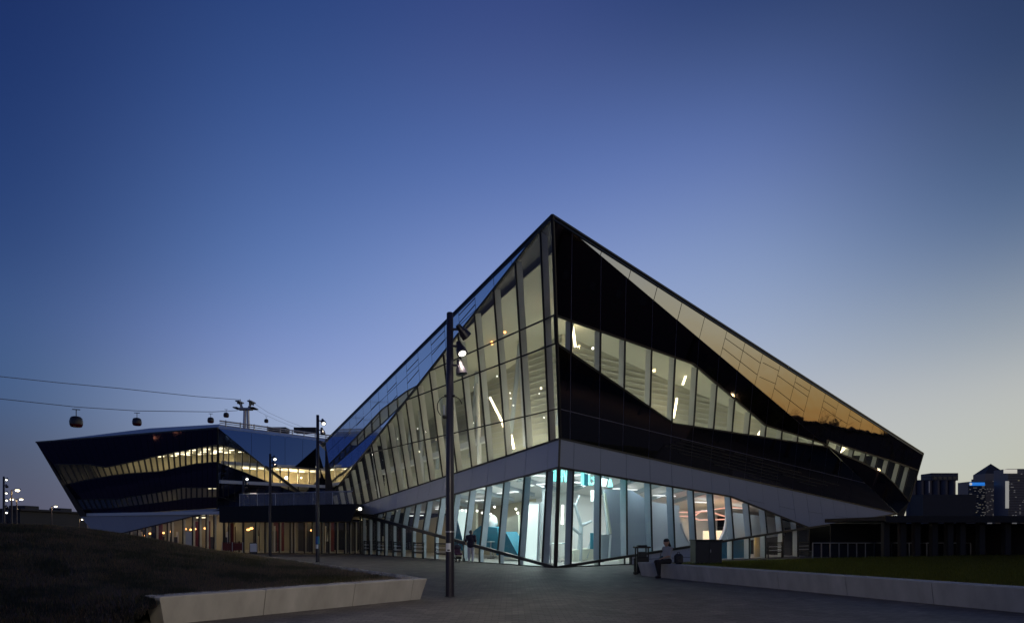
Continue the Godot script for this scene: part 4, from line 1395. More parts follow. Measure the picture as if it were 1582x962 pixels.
	for i in 8:
		for j in 6:
			var c := []
			for w in [[0, 0], [1, 0], [1, 1], [0, 1]]:
				var a: float = PI * (i + w[0]) / 8.0
				var bb: float = PI * 0.5 * (j + w[1]) / 6.0
				c.append(Vector3(cos(a) * 0.24, 0.68 + sin(a) * 0.27 * sin(bb + 0.2), -0.12 + 0.3 * cos(bb) * sin(a)))
			quad(hood, c[0], c[1], c[2], c[3], (c[0] + c[2]) * 0.5 - Vector3(0, 0.66, -0.1))
	part(o, "hood", st_end(hood), mats.shirt_dark)
	part(o, "basket", box(Vector3(0.36, 0.14, 0.34), Vector3(0, 0.22, -0.02), 0.03), mats.black_plastic)
	# railing beyond the lawn
	var f0 := px(1256, 862, 36.0)
	var f1 := px(1500, 862, 36.0)
	f0.y = 0; f1.y = 0
	o = thing("railing", "pale steel railing with dark infill panels beyond the lawn, under the overhang", "railing", f0)
	var n := 19
	for k in n:
		var p := f0.lerp(f1, k / float(n - 1))
		wpart(o, "post", box(Vector3(0.05, 0.95, 0.05), p + UP * 0.475), mats.steel)
		if k < n - 1:
			var e := f0.lerp(f1, (k + 1) / float(n - 1))
			wpart(o, "infill_panel", box(Vector3((e - p).length() - 0.1, 0.72, 0.02), (p + e) * 0.5 + UP * 0.5), mats.city_dark)
	wpart(o, "handrail", bar(f0 + UP * 0.975, f1 + UP * 0.975, 0.06, 0.05), mats.steel)
	# dark pavilion
	var pa := px(1366, 862, 31.0)
	var pb := px(1760, 862, 31.0)
	pa.y = 0; pb.y = 0
	o = thing("timber_pavilion", "long low dark timber pavilion on square posts at the right edge of the lawn", "pavilion", pa)
	var rf := st_new()
	add_box(rf, (pa + pb) * 0.5 + Vector3(0, 2.28, -2.5), Vector3((pb - pa).length() + 0.4, 0.22, 6.0), Basis.IDENTITY, 0.03)
	wpart(o, "roof", st_end(rf), mats.timber)
	wpart(o, "fascia", box(Vector3((pb - pa).length() + 0.5, 0.34, 0.06), (pa + pb) * 0.5 + Vector3(0, 2.25, 0.55), 0.01), mats.timber)
	for u in [1372.0, 1398.0, 1420.0, 1447.0, 1471.0, 1490.0, 1520.0, 1560.0, 1600.0, 1650.0, 1700.0]:
		for k in 2:
			var p := px(u, 862, 31.0 + k * 4.2)
			wpart(o, "post", box(Vector3(0.3, 2.16, 0.3), Vector3(p.x, 1.08, p.z - 0.2), 0.02), mats.timber)
	wpart(o, "rear_screen", box(Vector3((pb - pa).length(), 2.1, 0.08), (pa + pb) * 0.5 + Vector3(0, 1.05, -5.2)), mats.timber)

# ------------------------------------------------------------------ things inside, seen through the glass
func exhibits() -> void:
	var lpl := func(k: float) -> Plane: return Plane(nL, VLp.d - k)
	var rpl := func(k: float) -> Plane: return Plane(nR, VRp.d - k)
	# left of the corner
	var p2: Plane = lpl.call(2.6)
	var f := facet(p2, B)
	var o := thing("backlit_screen", "tall white backlit panel leaning inside the glass, left of the hall corner", "lit panel", on(p2, 818, 868))
	wpart(o, "frame", prism(f, fpoly(f, [[807, 776], [835, 775], [831, 868], [803, 867]]), -0.12, -0.03), mats.grey_wall)
	wpart(o, "lit_face", prism(f, fpoly(f, [[811, 779], [832, 778.5], [828, 866], [807, 865]]), -0.03, 0.0), mats.screen_white)
	area_light(on(p2, 820, 822) + nL * 0.1, nL, Vector2(0.7, 2.5), Color(0.8, 1.0, 0.95), 1.5, o)
	p2 = lpl.call(2.2)
	f = facet(p2, B)
	o = thing("exhibit_wedge", "teal blue triangular exhibit wedge standing behind the left glass", "exhibit", on(p2, 790, 860))
	wpart(o, "wedge", prism(f, fpoly(f, [[766, 857], [803, 863], [781, 821]]), -0.8, 0.0), mats.teal)
	p2 = lpl.call(3.2)
	f = facet(p2, B)
	o = thing("exhibit_wedge", "beige triangular exhibit fin rising behind the teal wedge", "exhibit", on(p2, 795, 858))
	wpart(o, "fin_panel", prism(f, fpoly(f, [[781, 801], [800, 794], [802, 862], [783, 859]]), -0.15, 0.0), mats.lining)
	p2 = lpl.call(3.0)
	f = facet(p2, B)
	o = thing("display_plinth", "wide teal display plinth with a rounded white model on top", "display plinth", on(p2, 750, 852))
	wpart(o, "body", prism(f, fpoly(f, [[729, 822], [742, 812], [768, 815], [771, 852], [730, 845]]), -1.0, 0.0), mats.teal)
	var st := st_new()
	var mp := on(p2, 752, 806) - nL * 0.4
	add_tube(st, [mp - UP * 0.45, mp - UP * 0.15, mp + UP * 0.25, mp + UP * 0.45], [0.18, 0.36, 0.3, 0.1], 14)
	wpart(o, "model", st_end(st), mats.white_paint)
	o = thing("exhibit_wedge", "bright white angular screen standing just right of the nearest lamp post", "exhibit", on(p2, 712, 850))
	wpart(o, "lit_face", prism(f, fpoly(f, [[703, 787], [723, 786], [719, 851]]), -0.08, 0.0), mats.screen_white)
	wpart(o, "blue_fin", prism(f, fpoly(f, [[699, 800], [703.5, 788], [718.5, 851], [699, 848]]), -0.12, 0.01), mats.teal)
	p2 = lpl.call(4.6)
	f = facet(p2, B)
	for q in [[726, 735, 778, 842, "lining", "pale column panel behind the standing man"], [837, 848, 740, 868, "grey_wall", "grey patterned column beside the corner of the glass hall"]]:
		o = thing("exhibit_column", q[5], "exhibit", on(p2, q[0], q[3]))
		wpart(o, "panel", prism(f, fpoly(f, [[q[0], q[2]], [q[1], q[2]], [q[1], q[3]], [q[0], q[3]]]), -0.2, 0.0), mats[q[4]])
	var k := 0
	for q in [[737, 789], [745, 792], [751, 788], [758, 794], [797, 786], [800, 792], [764, 783], [708, 789], [714, 788], [720, 789]]:
		var bs := st_new()
		var bp := on(lpl.call(2.4), q[0], q[1])
		add_box(bs, Vector3.ZERO, Vector3.ONE * 0.13, Basis.IDENTITY, 0.045)
		wpart(hall, "spot_lamp", st_end(bs), mats.lamp_white).position += bp
		k += 1
	for i in 12:
		var right := i % 2 == 0
		var bp := plan(dRn if right else dLn, nR if right else nL, 1.6 + i * 0.85, 2.2 + (i * 5 % 4) * 0.7)
		var stand := thing("display_stand", "slim display stand behind the %s ground-floor glass, %s from the corner" % ["right" if right else "left", ["first", "second", "third", "fourth", "fifth", "sixth"][i / 2]], "display stand", bp + UP * 0.03, rng.randf() * TAU, "display stands on the exhibition floor")
		part(stand, "post", box(Vector3(0.07, 0.95, 0.07), Vector3(0, 0.475, 0), 0.01), mats.steel)
		part(stand, "foot", box(Vector3(0.4, 0.03, 0.3), Vector3(0, 0.015, 0), 0.01), mats.dark_steel)
		part(stand, "board", box(Vector3(0.55, 0.03, 0.4), Vector3(0, 1.0, 0), 0.01), [mats.white_paint, mats.teal, mats.screen_white][i % 3], Vector3.ZERO, Vector3(0.0, 0, 0))
	for i in 7:
		for q in [[dLn, nL], [dRn, nR]]:
			var p0 := plan(q[0], q[1], 0.8 + i * 2.1, 1.4)
			var p1 := plan(q[0], q[1], 2.2 + i * 2.1, 5.6)
			p0.y = plane_y(slab_pl, p0.x, p0.z) - 0.42
			p1.y = plane_y(slab_pl, p1.x, p1.z) - 0.42
			wpart(hall, "ceiling_beam", bar(p0, p1, 0.16, 0.22), mats.grey_wall)
	omni(on(lpl.call(2.0), 745, 786), Color(0.95, 1, 0.95), 1.2, 0.3, hall)
	omni(on(lpl.call(2.0), 800, 786), Color(0.95, 1, 0.95), 1.0, 0.3, hall)
	# cyan sign behind the corner glass
	var pc: Plane = rpl.call(1.5)
	var pcl: Plane = lpl.call(1.3)
	o = thing("neon_sign", "glowing cyan letter strokes in the top corner of the ground-floor glass", "neon sign", on(pc, 900, 740))
	for q in [[868, 726, 868, 744, 1], [871, 727, 873.5, 744, 1], [873.5, 744, 876, 727, 1], [878, 727, 878, 744, 1], [900, 731, 900, 748, 1], [910.5, 734, 910.5, 749, 1], [920.5, 736, 914.5, 738, 1], [914.5, 738, 920, 743, 1], [920, 743, 914.5, 748.5, 1], [914.5, 748.5, 912, 747, 1], [923.5, 736, 921, 749, 1], [847.5, 727, 847.5, 742, 0], [852, 727, 852, 743, 0], [855, 727, 855, 743, 0], [858, 726, 858, 743, 0], [861.5, 726, 861.5, 743, 0]]:
		var bp: Plane = pc if q[4] == 1 else pcl
		var wide := 0.16 if q[0] == 900 else 0.07
		wpart(o, "letter_stroke", bar(on(bp, q[0], q[1]), on(bp, q[2], q[3]), wide, 0.05, bp.normal.cross(UP)), mats.neon_cyan)
	var fc := facet(pc, B)
	wpart(o, "light_box", prism(fc, fpoly(fc, [[929, 738], [939, 740], [936, 751], [929, 751]]), -0.05, 0.0), mats.lamp_cool)
	wpart(o, "light_box", prism(fc, fpoly(fc, [[942, 740], [945, 740.5], [947, 752], [940, 752]]), -0.05, 0.0), mats.neon_cyan)
	wpart(o, "back_board", prism(fc, fpoly(fc, [[902, 731], [909, 732], [909, 750], [902, 750]]), -0.06, -0.02), mats.teal)
	omni(on(rpl.call(1.0), 900, 742), Color(0.3, 1.0, 0.95), 0.5, 0.2, o)
	var p3: Plane = rpl.call(3.0)
	var f3 := facet(p3, B)
	o = thing("hanging_screen", "narrow glowing white-cyan screen hung below the cyan sign", "screen", on(p3, 917, 790))
	wpart(o, "lit_face", prism(f3, fpoly(f3, [[914, 757], [921, 757], [921, 774], [914, 774]]), -0.06, 0.0), mats.lamp_cool)
	wpart(o, "lower_screen", prism(f3, fpoly(f3, [[913, 823], [921, 823], [921, 848], [913, 848]]), -0.06, 0.0), mats.teal)
	wpart(o, "mast", bar(on(p3, 918, 770), on(p3, 918, 860), 0.08, 0.08), mats.grey_wall)
	var ptl: Plane = rpl.call(2.0)
	single("tube_lamp", tube([on(ptl, 869.5, 780), on(ptl, 868.5, 810)], [0.06], 8), mats.lamp_white, "upright white tube lamp just right of the hall corner", "tube lamp")
	# grey tree-like sculpture
	o = thing("exhibit_model", "pale grey branching model standing inside the right-hand corner glass", "exhibit", on(rpl.call(3.5), 900, 866))
	var p35: Plane = rpl.call(3.5)
	for q in [[895, 866, 898, 812, 0.16], [898, 812, 889, 782, 0.1], [898, 812, 914, 805, 0.09], [897, 825, 884, 815, 0.1], [889, 782, 895, 765, 0.07], [889, 782, 880, 770, 0.07], [905, 862, 914, 836, 0.12]]:
		wpart(o, "limb", tube([on(p35, q[0], q[1]), on(p35, q[2], q[3])], [q[4], q[4] * 0.7], 8), mats.grey_wall)
	wpart(o, "plinth", prism(facet(p35, B), fpoly(facet(p35, B), [[884, 850], [922, 846], [922, 862], [884, 868]]), -0.6, 0.1), mats.lining)
	# tall grey partition
	var p4: Plane = rpl.call(1.6)
	var f4 := facet(p4, B)
	o = thing("exhibit_partition", "tall blue-grey partition filling two bays right of the cyan sign", "partition", on(p4, 960, 858))
	wpart(o, "board", prism(f4, fpoly(f4, [[934, 755], [975, 757], [998, 771], [1004, 776], [1003, 854], [944, 863]]), -0.15, 0.0), mats.grey_wall)
	wpart(o, "lower_board", prism(f4, fpoly(f4, [[929, 826], [942, 825], [941, 864], [929, 866]]), -0.15, 0.01), mats.grey_wall)
	wpart(o, "slanting_post", bar(on(p4, 932, 762) + nR * 0.12, on(p4, 941, 824) + nR * 0.12, 0.24, 0.1), mats.lining)
	wpart(o, "slanting_post", bar(on(p4, 941, 826) + nR * 0.12, on(p4, 938, 866) + nR * 0.12, 0.1, 0.1), mats.white_wall)
	# wall with a great round opening
	var p5: Plane = rpl.call(1.7)
	var f5 := facet(p5, B)
	var outer := fpoly(f5, [[1006, 775], [1200, 800], [1245, 815], [1245, 822], [1006, 856]])
	var c0 := fp(f5, 1088, 790)
	var rad := 2.35
	var hole := PackedVector2Array()
	for i in 40: hole.append(c0 + Vector2(cos(TAU * i / 40.0), sin(TAU * i / 40.0)) * rad)
	o = thing("ring_wall", "curved white exhibit wall with a great round opening, lit orange beyond", "exhibit wall", on(p5, 1088, 850))
	for h in split([outer], c0, c0 + Vector2.UP):
		for q in Geometry2D.clip_polygons(h, hole): wpart(o, "wall_panel", prism(f5, q, -0.12, 0.0), mats.white_wall)
	var rim := []
	for i in 41: rim.append(to3(f5, c0 + Vector2(cos(TAU * i / 40.0), sin(TAU * i / 40.0)) * rad, 0.02))
	wpart(o, "rim", tube(rim.slice(22, 40), [0.07], 8), mats.white_paint)
	var p6: Plane = rpl.call(3.2)
	o = thing("neon_loops", "thin orange neon loops floating inside the round opening", "neon light", on(p6, 1088, 800))
	for c in [[[1022, 792], [1045, 791], [1068, 791], [1088, 790], [1108, 786], [1128, 783.5], [1150, 785]], [[1041, 797], [1066, 797.5], [1080, 803], [1105, 802.5], [1150, 801]], [[1073, 797], [1084, 789], [1098, 790], [1112, 795], [1126, 799], [1138, 796], [1168, 797]], [[1024, 792], [1018, 800], [1019, 808]]]:
		var pts := []
		for q in c: pts.append(on(p6, q[0], q[1]))
		wpart(o, "neon_tube", tube(pts, [0.045], 6), mats.neon_orange)
	omni(on(rpl.call(2.8), 1080, 795), Color(1.0, 0.5, 0.3), 0.25, 0.3, o)
	omni(on(rpl.call(2.8), 1125, 795), Color(1.0, 0.5, 0.3), 0.2, 0.3, o)
	var p7: Plane = rpl.call(4.2)
	var f7 := facet(p7, B)
	o = thing("lit_counter", "warm glowing counter low inside the round opening", "lit counter", on(p7, 1110, 835))
	wpart(o, "lit_face", prism(f7, fpoly(f7, [[1088, 820], [1126, 819], [1126, 833], [1088, 834]]), -0.1, 0.0), mats.lamp_warm_soft)
	wpart(o, "base", prism(f7, fpoly(f7, [[1084, 834], [1128, 833], [1128, 850], [1084, 852]]), -0.5, 0.1), mats.lining)
	omni(on(rpl.call(3.8), 1108, 812), Color(1.0, 0.8, 0.5), 0.9, 0.3, o)
	o = thing("display_plinth", "low teal display table inside the left half of the round opening", "display plinth", on(p6, 1040, 838))
	var f6 := facet(p6, B)
	wpart(o, "body", prism(f6, fpoly(f6, [[1028, 826], [1056, 824], [1056, 846], [1028, 848]]), -0.8, 0.0), mats.teal)
	# low level at the right
	var p8: Plane = rpl.call(0.9)
	var f8 := facet(p8, B)
	o = thing("exhibit_partition", "dark teal partition low behind the glass, right of the black cabinet", "partition", on(p8, 1135, 862))
	wpart(o, "board", prism(f8, fpoly(f8, [[1112, 838], [1160, 832], [1160, 860], [1112, 864]]), -0.1, 0.0), mats.teal)
	o = thing("backlit_screen", "yellowish lit upright panel low under the right-hand rail", "lit panel", on(p8, 1174, 860))
	wpart(o, "board", prism(f8, fpoly(f8, [[1167, 830], [1181, 828], [1181, 860], [1167, 861]]), -0.1, 0.0), mats.beige_wall)
	omni(on(rpl.call(0.45), 1174, 840), Color(1, 0.8, 0.4), 0.12, 0.08, o)

# ------------------------------------------------------------------ beyond
func cable_car() -> void:
	var base := px(379, 800, 260)
	base.y = 0
	var o := thing("cable_car_tower", "pale twin-legged cable car tower rising behind the office hall roof", "cable car tower", base)
	var hy := px(379, 634, 260).y
	for s in [-1.0, 1.0]:
		part(o, "column", tube([Vector3(s * 1.9 + 0.3, 0, 0), Vector3(s * 0.65 + 0.3, hy, 0)], [1.0, 0.6], 14), mats.steel)
	part(o, "crosshead", box(Vector3(6.0, 1.0, 2.2), Vector3(0, hy + 0.6, 0), 0.3), mats.roof_metal)
	for s in [-1.0, 1.0]:
		part(o, "arm", bar(Vector3(s * 1.0, hy + 0.5, 0), Vector3(s * 2.6, hy + 3.4, 0), 0.7, 0.7), mats.roof_metal)
		part(o, "sheave_frame", box(Vector3(1.7, 0.5, 5.0), Vector3(s * 2.5, hy + 3.6, 0), 0.1), mats.roof_metal)
		part(o, "sheave_frame", box(Vector3(1.9, 0.45, 5.0), Vector3(s * 3.5, hy + 0.9, 0), 0.1), mats.dark_steel)
		for k in 3:
			part(o, "sheave", tube([Vector3(s * 2.5 - 0.2, hy + 3.0, -1.6 + k * 1.6), Vector3(s * 2.5 + 0.2, hy + 3.0, -1.6 + k * 1.6)], [0.6], 12), mats.dark_steel)
		part(o, "ladder_rail", bar(Vector3(s * 1.9, hy + 1.0, 0.8), Vector3(s * 1.9, hy + 4.6, 0.8), 0.25, 0.25), mats.roof_metal)
	var runs := [
		[[[-60, 610, 66], [0, 616, 80], [117, 628.5, 105], [211, 634.5, 145], [328, 636, 200], [366, 634, 258]], "lower cable of the cable car, crossing the sky from the left edge"],
		[[[-60, 574, 64], [0, 581.5, 78], [90, 591, 102], [187, 600, 140], [300, 612, 205], [371, 617.5, 258]], "upper cable of the cable car, crossing the sky from the left edge"],
		[[[386, 619, 262], [414, 637, 300], [445, 651, 340], [490, 668, 400]], "thin cable running down to the right from the cable car tower"],
		[[[392, 632, 262], [425, 648, 320], [470, 666, 400]], "lower thin cable running down to the right from the cable car tower"]]
	for r in runs:
		var pts := []
		for q in r[0]: pts.append(px(q[0], q[1], q[2]))
		single("cable", tube(pts, [0.05, 0.05, 0.06, 0.08, 0.1, 0.11], 6), mats.dark_steel, r[1], "cable", Vector3.ZERO, "cables of the cable car")
	# cabins
	var spots := [[117, 651.5, 105, 628.5, "largest and leftmost cable car cabin, with a red stripe, left in the sky"], [211, 651.5, 145, 634.5, "cable car cabin just above the sloping left end of the office hall roof"], [325, 649, 200, 636, "cable car cabin above the roof peak, left of the tower"], [349, 641, 235, 630, "small cable car cabin nearest to the left of the tower"], [411, 650, 300, 637, "smallest cable car cabin, to the right of the tower"]]
	var proto: Node3D = null
	for q in spots:
		var c := px(q[0], q[1], q[2])
		if proto == null:
			proto = thing("cable_car_cabin", q[4], "cable car cabin", c, 0.3, "cable car cabins in the sky")
			var st := st_new()
			add_tube(st, [Vector3(0, -1.05, 0), Vector3(0, -0.98, 0), Vector3(0, -0.55, 0)], [0.75, 0.95, 1.12], 16)
			part(proto, "lower_shell", st_end(st), mats.cabin_red)
			st = st_new()
			add_tube(st, [Vector3(0, -0.55, 0), Vector3(0, 0.1, 0), Vector3(0, 0.7, 0)], [1.125, 1.17, 1.0], 16)
			part(proto, "glazing", st_end(st), mats.cabin_glass)
			st = st_new()
			add_tube(st, [Vector3(0, 0.7, 0), Vector3(0, 0.98, 0), Vector3(0, 1.1, 0)], [1.02, 0.78, 0.4], 16)
			part(proto, "roof_shell", st_end(st), mats.dark_steel)
			for k in 8:
				var a := TAU * k / 8.0
				part(proto, "window_post", bar(Vector3(cos(a) * 1.14, -0.55, sin(a) * 1.14), Vector3(cos(a) * 1.02, 0.72, sin(a) * 1.02), 0.08, 0.06), mats.dark_steel)
			part(proto, "hanger", bar(Vector3(0, 1.05, 0), Vector3(0, 2.4, 0), 0.12, 0.12), mats.dark_steel)
			part(proto, "grip", box(Vector3(1.4, 0.16, 0.2), Vector3(0, 2.45, 0), 0.05), mats.dark_steel)
			proto.scale = Vector3.ONE * 0.86
		else:
			dup(proto, q[4], c, 0.3).scale = Vector3.ONE * 0.86

func window_rows(o: Node3D, c: Vector3, w: float, h: float, floors: int, bays: int, lit: int, y0: float) -> void:
	# floor bands across the front, and single lit windows between them
	for k in floors:
		wpart(o, "floor_band", box(Vector3(w * 0.98, h / floors * 0.35, 0.8), c + Vector3(0, y0 + h * (k + 0.5) / floors, 0.3)), mats.city_dark)
	for k in lit:
		var bx := rng.randi() % bays
		var fl := rng.randi() % floors
		wpart(o, "lit_window", box(Vector3(w / bays * 1.1, h / floors * 0.4, 0.6), c + Vector3((bx + 0.5) / bays * w - w * 0.5, y0 + h * (fl + 1.0) / floors, 0.45)), mats.lit_far)

func city() -> void:
	var d := 2150.0
	var y := func(v: float, dd: float) -> float: return 1.6 + (V0 - v) / F * dd
	# tower with the blue sign
	var c := px(1510, 822, d); c.y = 0
	var o := thing("office_tower", "office tower with a glowing blue sign along its top edge", "tower", c, 0.0, "office towers on the far right skyline")
	var w := 27.0 / F * d
	var h: float = y.call(744, d)
	wpart(o, "shaft", box(Vector3(w, h, 50), c + Vector3(0, h * 0.5, -25)), mats.city_glass)
	window_rows(o, c, w, h * 0.9, 30, 14, 90, h * 0.04)
	wpart(o, "sign_band", box(Vector3(w * 0.86, 11, 2), c + Vector3(0, h - 8, 1.2)), mats.sign_blue)
	wpart(o, "sign_emblem", tube([c + Vector3(-w * 0.38, h - 8, 2), c + Vector3(-w * 0.38, h - 8, 3)], [4.5], 12), mats.sign_white)
	# tower with the pyramid roof
	var d2 := 2300.0
	c = px(1541, 822, d2); c.y = 0
	o = thing("office_tower", "tallest office tower, topped by a pyramid roof", "tower", c, 0.0, "office towers on the far right skyline")
	w = 36.0 / F * d2
	h = y.call(738, d2)
	wpart(o, "shaft", box(Vector3(w, h, 70), c + Vector3(0, h * 0.5, -35)), mats.city_glass)
	window_rows(o, c, w, h * 0.92, 40, 16, 110, h * 0.04)
	var h2: float = y.call(731, d2)
	wpart(o, "upper_shaft", box(Vector3(w * 0.93, h2 - h, 60), c + Vector3(0, (h + h2) * 0.5, -35)), mats.city_glass)
	var apex := c + Vector3(4.0, y.call(714.5, d2), -35)
	var st := st_new()
	var pq := []
	for s in [[-1, -1], [1, -1], [1, 1], [-1, 1]]: pq.append(c + Vector3(s[0] * w * 0.45, h2, -35 + s[1] * 30))
	for i in 4: tri(st, pq[i], pq[(i + 1) % 4], apex, (pq[i] + pq[(i + 1) % 4]) * 0.5 - c - Vector3(0, h2 - 30, -35))
	wpart(o, "pyramid_roof", st_end(st), mats.city_dark)
	# broad tower at the edge
	var d3 := 2050.0
	c = px(1580, 822, d3); c.y = 0
	o = thing("office_tower", "broad dark office tower at the right edge, with a pale sign high on it", "tower", c, 0.0, "office towers on the far right skyline")
	w = 44.0 / F * d3
	h = y.call(724, d3)
	wpart(o, "shaft", box(Vector3(w, h, 60), c + Vector3(0, h * 0.5, -30)), mats.city_glass)
	window_rows(o, c, w, h * 0.88, 34, 20, 45, h * 0.04)
	wpart(o, "sign_board", box(Vector3(20.0 / F * d3, 13, 3), px(1561, 728, d3) + Vector3(0, 0, 2)), mats.sign_white)
	wpart(o, "lit_stair", box(Vector3(5.0 / F * d3, 42.0 / F * d3, 2), px(1556, 764, d3) + Vector3(0, 0, 2)), mats.lit_stair)
	# low blocks under the towers
	for b in [[1480, 1500, 790, 1500.0, "low dark block at the foot of the blue-signed tower"], [1498, 1600, 797, 1300.0, "long low dark block below the three office towers"], [1400, 1500, 806, 900.0, "low dark roofline behind the silos"], [1240, 1420, 803, 420.0, "long dark low building seen under the overhang of the hall"]]:
		var a := px(b[0], b[2], b[3])
		var e := px(b[1], b[2], b[3])
		o = thing("low_block", b[4], "building", Vector3((a.x + e.x) * 0.5, 0, -b[3]))
		part(o, "wall", box(Vector3(e.x - a.x, a.y, 20), Vector3(0, a.y * 0.5, -10)), mats.city_dark)
		part(o, "roof", box(Vector3(e.x - a.x + 2, 0.6, 22), Vector3(0, a.y + 0.3, -10)), mats.timber)
		for k in 8:
			part(o, "window", box(Vector3((e.x - a.x) / 14.0, a.y * 0.22, 0.3), Vector3((k - 3.5) / 8.0 * (e.x - a.x), a.y * 0.55, 0.05)), mats.lit_far if k in [1, 2, 5] else mats.city_pane)
	# silos
	var sd := 150.0
	c = px(1450, 822, sd); c.y = 0
	o = thing("silo_block", "row of dark round silos with a small plant house on top", "silo", c)
	var sy: float = y.call(742, sd)
	for k in 6:
		var p := px(1416 + k * 12.5, 822, sd)
		wpart(o, "silo", tube([Vector3(p.x, 1.0, -sd - 2), Vector3(p.x, sy, -sd - 2)], [1.02], 18), mats.city_silo)
		wpart(o, "silo_cap", tube([Vector3(p.x, sy, -sd - 2), Vector3(p.x, sy + 0.2, -sd - 2)], [1.06], 18), mats.city_dark)
	var hy: float = y.call(730.5, sd)
	var hp := px(1465, 742, sd)
	wpart(o, "plant_house", box(Vector3(6.6, hy - sy, 4), Vector3(hp.x, (sy + hy) * 0.5 + 0.1, -sd - 3), 0.05), mats.city_silo)
	for k in 5:
		wpart(o, "window", box(Vector3(0.9, 0.7, 0.1), Vector3(hp.x - 2.4 + k * 1.2, sy + 0.7, -sd - 0.98)), mats.city_pane)
	wpart(o, "vent_stack", tube([Vector3(px(1423, 742, sd).x, sy, -sd - 2), Vector3(px(1423, 742, sd).x, y.call(734, sd), -sd - 2)], [0.45], 10), mats.city_dark)
	wpart(o, "rooftop_rail", bar(px(1427, 737, sd + 1), px(1441, 737, sd + 1), 0.1, 0.1), mats.city_dark)
	wpart(o, "downpipe", bar(px(1436, 743, sd - 0.5), px(1436, 761, sd - 0.5), 0.18, 0.18), mats.steel)
	wpart(o, "base_block", box(Vector3(12.6, y.call(765, sd), 6), Vector3(c.x + 0.2, y.call(765, sd) * 0.5, -sd + 0.6)), mats.city_dark)
	# dark pavilion neighbours and lit shop under the overhang
	var a2 := px(1301, 812, 85)
	o = thing("kiosk", "small dark kiosk with one yellow lit window, seen under the overhang", "kiosk", Vector3(a2.x, 0, -85))
	part(o, "wall", box(Vector3(9.0, 3.1, 4), Vector3(1.0, 1.55, -2)), mats.city_dark)
	part(o, "roof", box(Vector3(9.6, 0.25, 4.6), Vector3(1.0, 3.2, -2)), mats.timber)
	part(o, "window", box(Vector3(1.25, 0.85, 0.1), Vector3(0, 2.35, 0.06)), mats.lit_window)
	part(o, "window", box(Vector3(1.6, 0.3, 0.1), Vector3(3.6, 0.95, 0.06)), mats.lit_far)
	part(o, "awning", box(Vector3(2.0, 0.25, 0.8), Vector3(3.6, 1.3, 0.3)), mats.rust_red)
	# left background
	for b in [[-60, 30, 789, 130.0, "dark flat-roofed building at the left edge beyond the mound"], [22, 84, 792, 150.0, "dark block with a long roofline, second from the left edge"], [66, 128, 798, 170.0, "low grey building with a pale roof edge, near the overhanging office hall"]]:
		var a := px(b[0], b[2], b[3])
		var e := px(b[1], b[2], b[3])
		o = thing("low_block", b[4], "building", Vector3((a.x + e.x) * 0.5, 0, -b[3]))
		part(o, "wall", box(Vector3(e.x - a.x, a.y, 14), Vector3(0, a.y * 0.5, -7)), mats.city_dark)
		part(o, "roof", box(Vector3(e.x - a.x + 1.2, 0.5, 15), Vector3(0, a.y + 0.25, -7), 0.1), mats.roof_metal if b[0] == 66 else mats.city_dark)
		part(o, "plant_room", box(Vector3((e.x - a.x) * 0.3, 0.9, 4), Vector3((e.x - a.x) * 0.12, a.y + 0.9, -7), 0.1), mats.city_dark)
		for k in 6:
			part(o, "window", box(Vector3((e.x - a.x) / 10.0, 0.7, 0.2), Vector3((k - 2.5) / 6.5 * (e.x - a.x), a.y * 0.62, 0.02)), mats.lit_far if k == 2 else mats.city_pane)
	for q in [[47, 819, 62, "orange bollard lamp on the brow of the mound, the left one"], [110, 819, 60, "orange bollard lamp on the brow of the mound, left of a twin"], [114.5, 818.5, 60.6, "orange bollard lamp on the brow of the mound, nearest the office hall"]]:
		var p := px(q[0], q[1], q[2])
		o = thing("bollard_lamp", q[3], "bollard lamp", Vector3(p.x, 0, p.z), 0.0, "orange bollard lamps on the mound")
		part(o, "post", tube([Vector3(0, -0.1, 0), Vector3(0, p.y - 0.12, 0)], [0.09], 10), mats.pole_paint)
		part(o, "lamp_head", tube([Vector3(0, p.y - 0.12, 0), Vector3(0, p.y + 0.1, 0)], [0.15], 10), mats.lamp_orange)
		part(o, "cap", tube([Vector3(0, p.y + 0.1, 0), Vector3(0, p.y + 0.15, 0)], [0.17], 10), mats.pole_paint)

# ------------------------------------------------------------------ trees
func branch(st: SurfaceTool, tips: Array, a: Vector3, dir: Vector3, length: float, r: float, level: int, rg: RandomNumberGenerator) -> void:
	var mid := a + dir * length * 0.5 + Vector3(rg.randf_range(-1, 1), 0, rg.randf_range(-1, 1)) * length * 0.05
	var e := a + dir * length
	add_tube(st, [a, mid, e], [r, r * 0.8, r * 0.6], 5, false)
	if level == 0:
		tips.append(e)
		return
	var n := 3 if level > 1 else 4
	for i in n:
		var ax := dir.cross(Vector3(rg.randf_range(-1, 1), rg.randf_range(-1, 1), rg.randf_range(-1, 1))).normalized()
		var nd := (dir.rotated(ax, rg.randf_range(0.35, 0.85)) + UP * 0.12).normalized()
		branch(st, tips, a + dir * length * rg.randf_range(0.55, 1.0), nd, length * rg.randf_range(0.6, 0.8), r * 0.55, level - 1, rg)

func leaf_clump(sd: int) -> ArrayMesh:
	var rg := RandomNumberGenerator.new()
	rg.seed = sd
	var st := st_new()
	for i in 14:
		var p := Vector3(rg.randfn(0, 0.3), rg.randfn(0, 0.25), rg.randfn(0, 0.3))
		var a := Vector3(rg.randfn(0, 1), rg.randfn(0, 1), rg.randfn(0, 1)).normalized() * 0.16
		var b := a.cross(Vector3(rg.randfn(0, 1), rg.randfn(0, 1), rg.randfn(0, 1))).normalized() * 0.09
		quad(st, p - a, p + b, p + a, p - b, a.cross(b))
	return st_end(st)

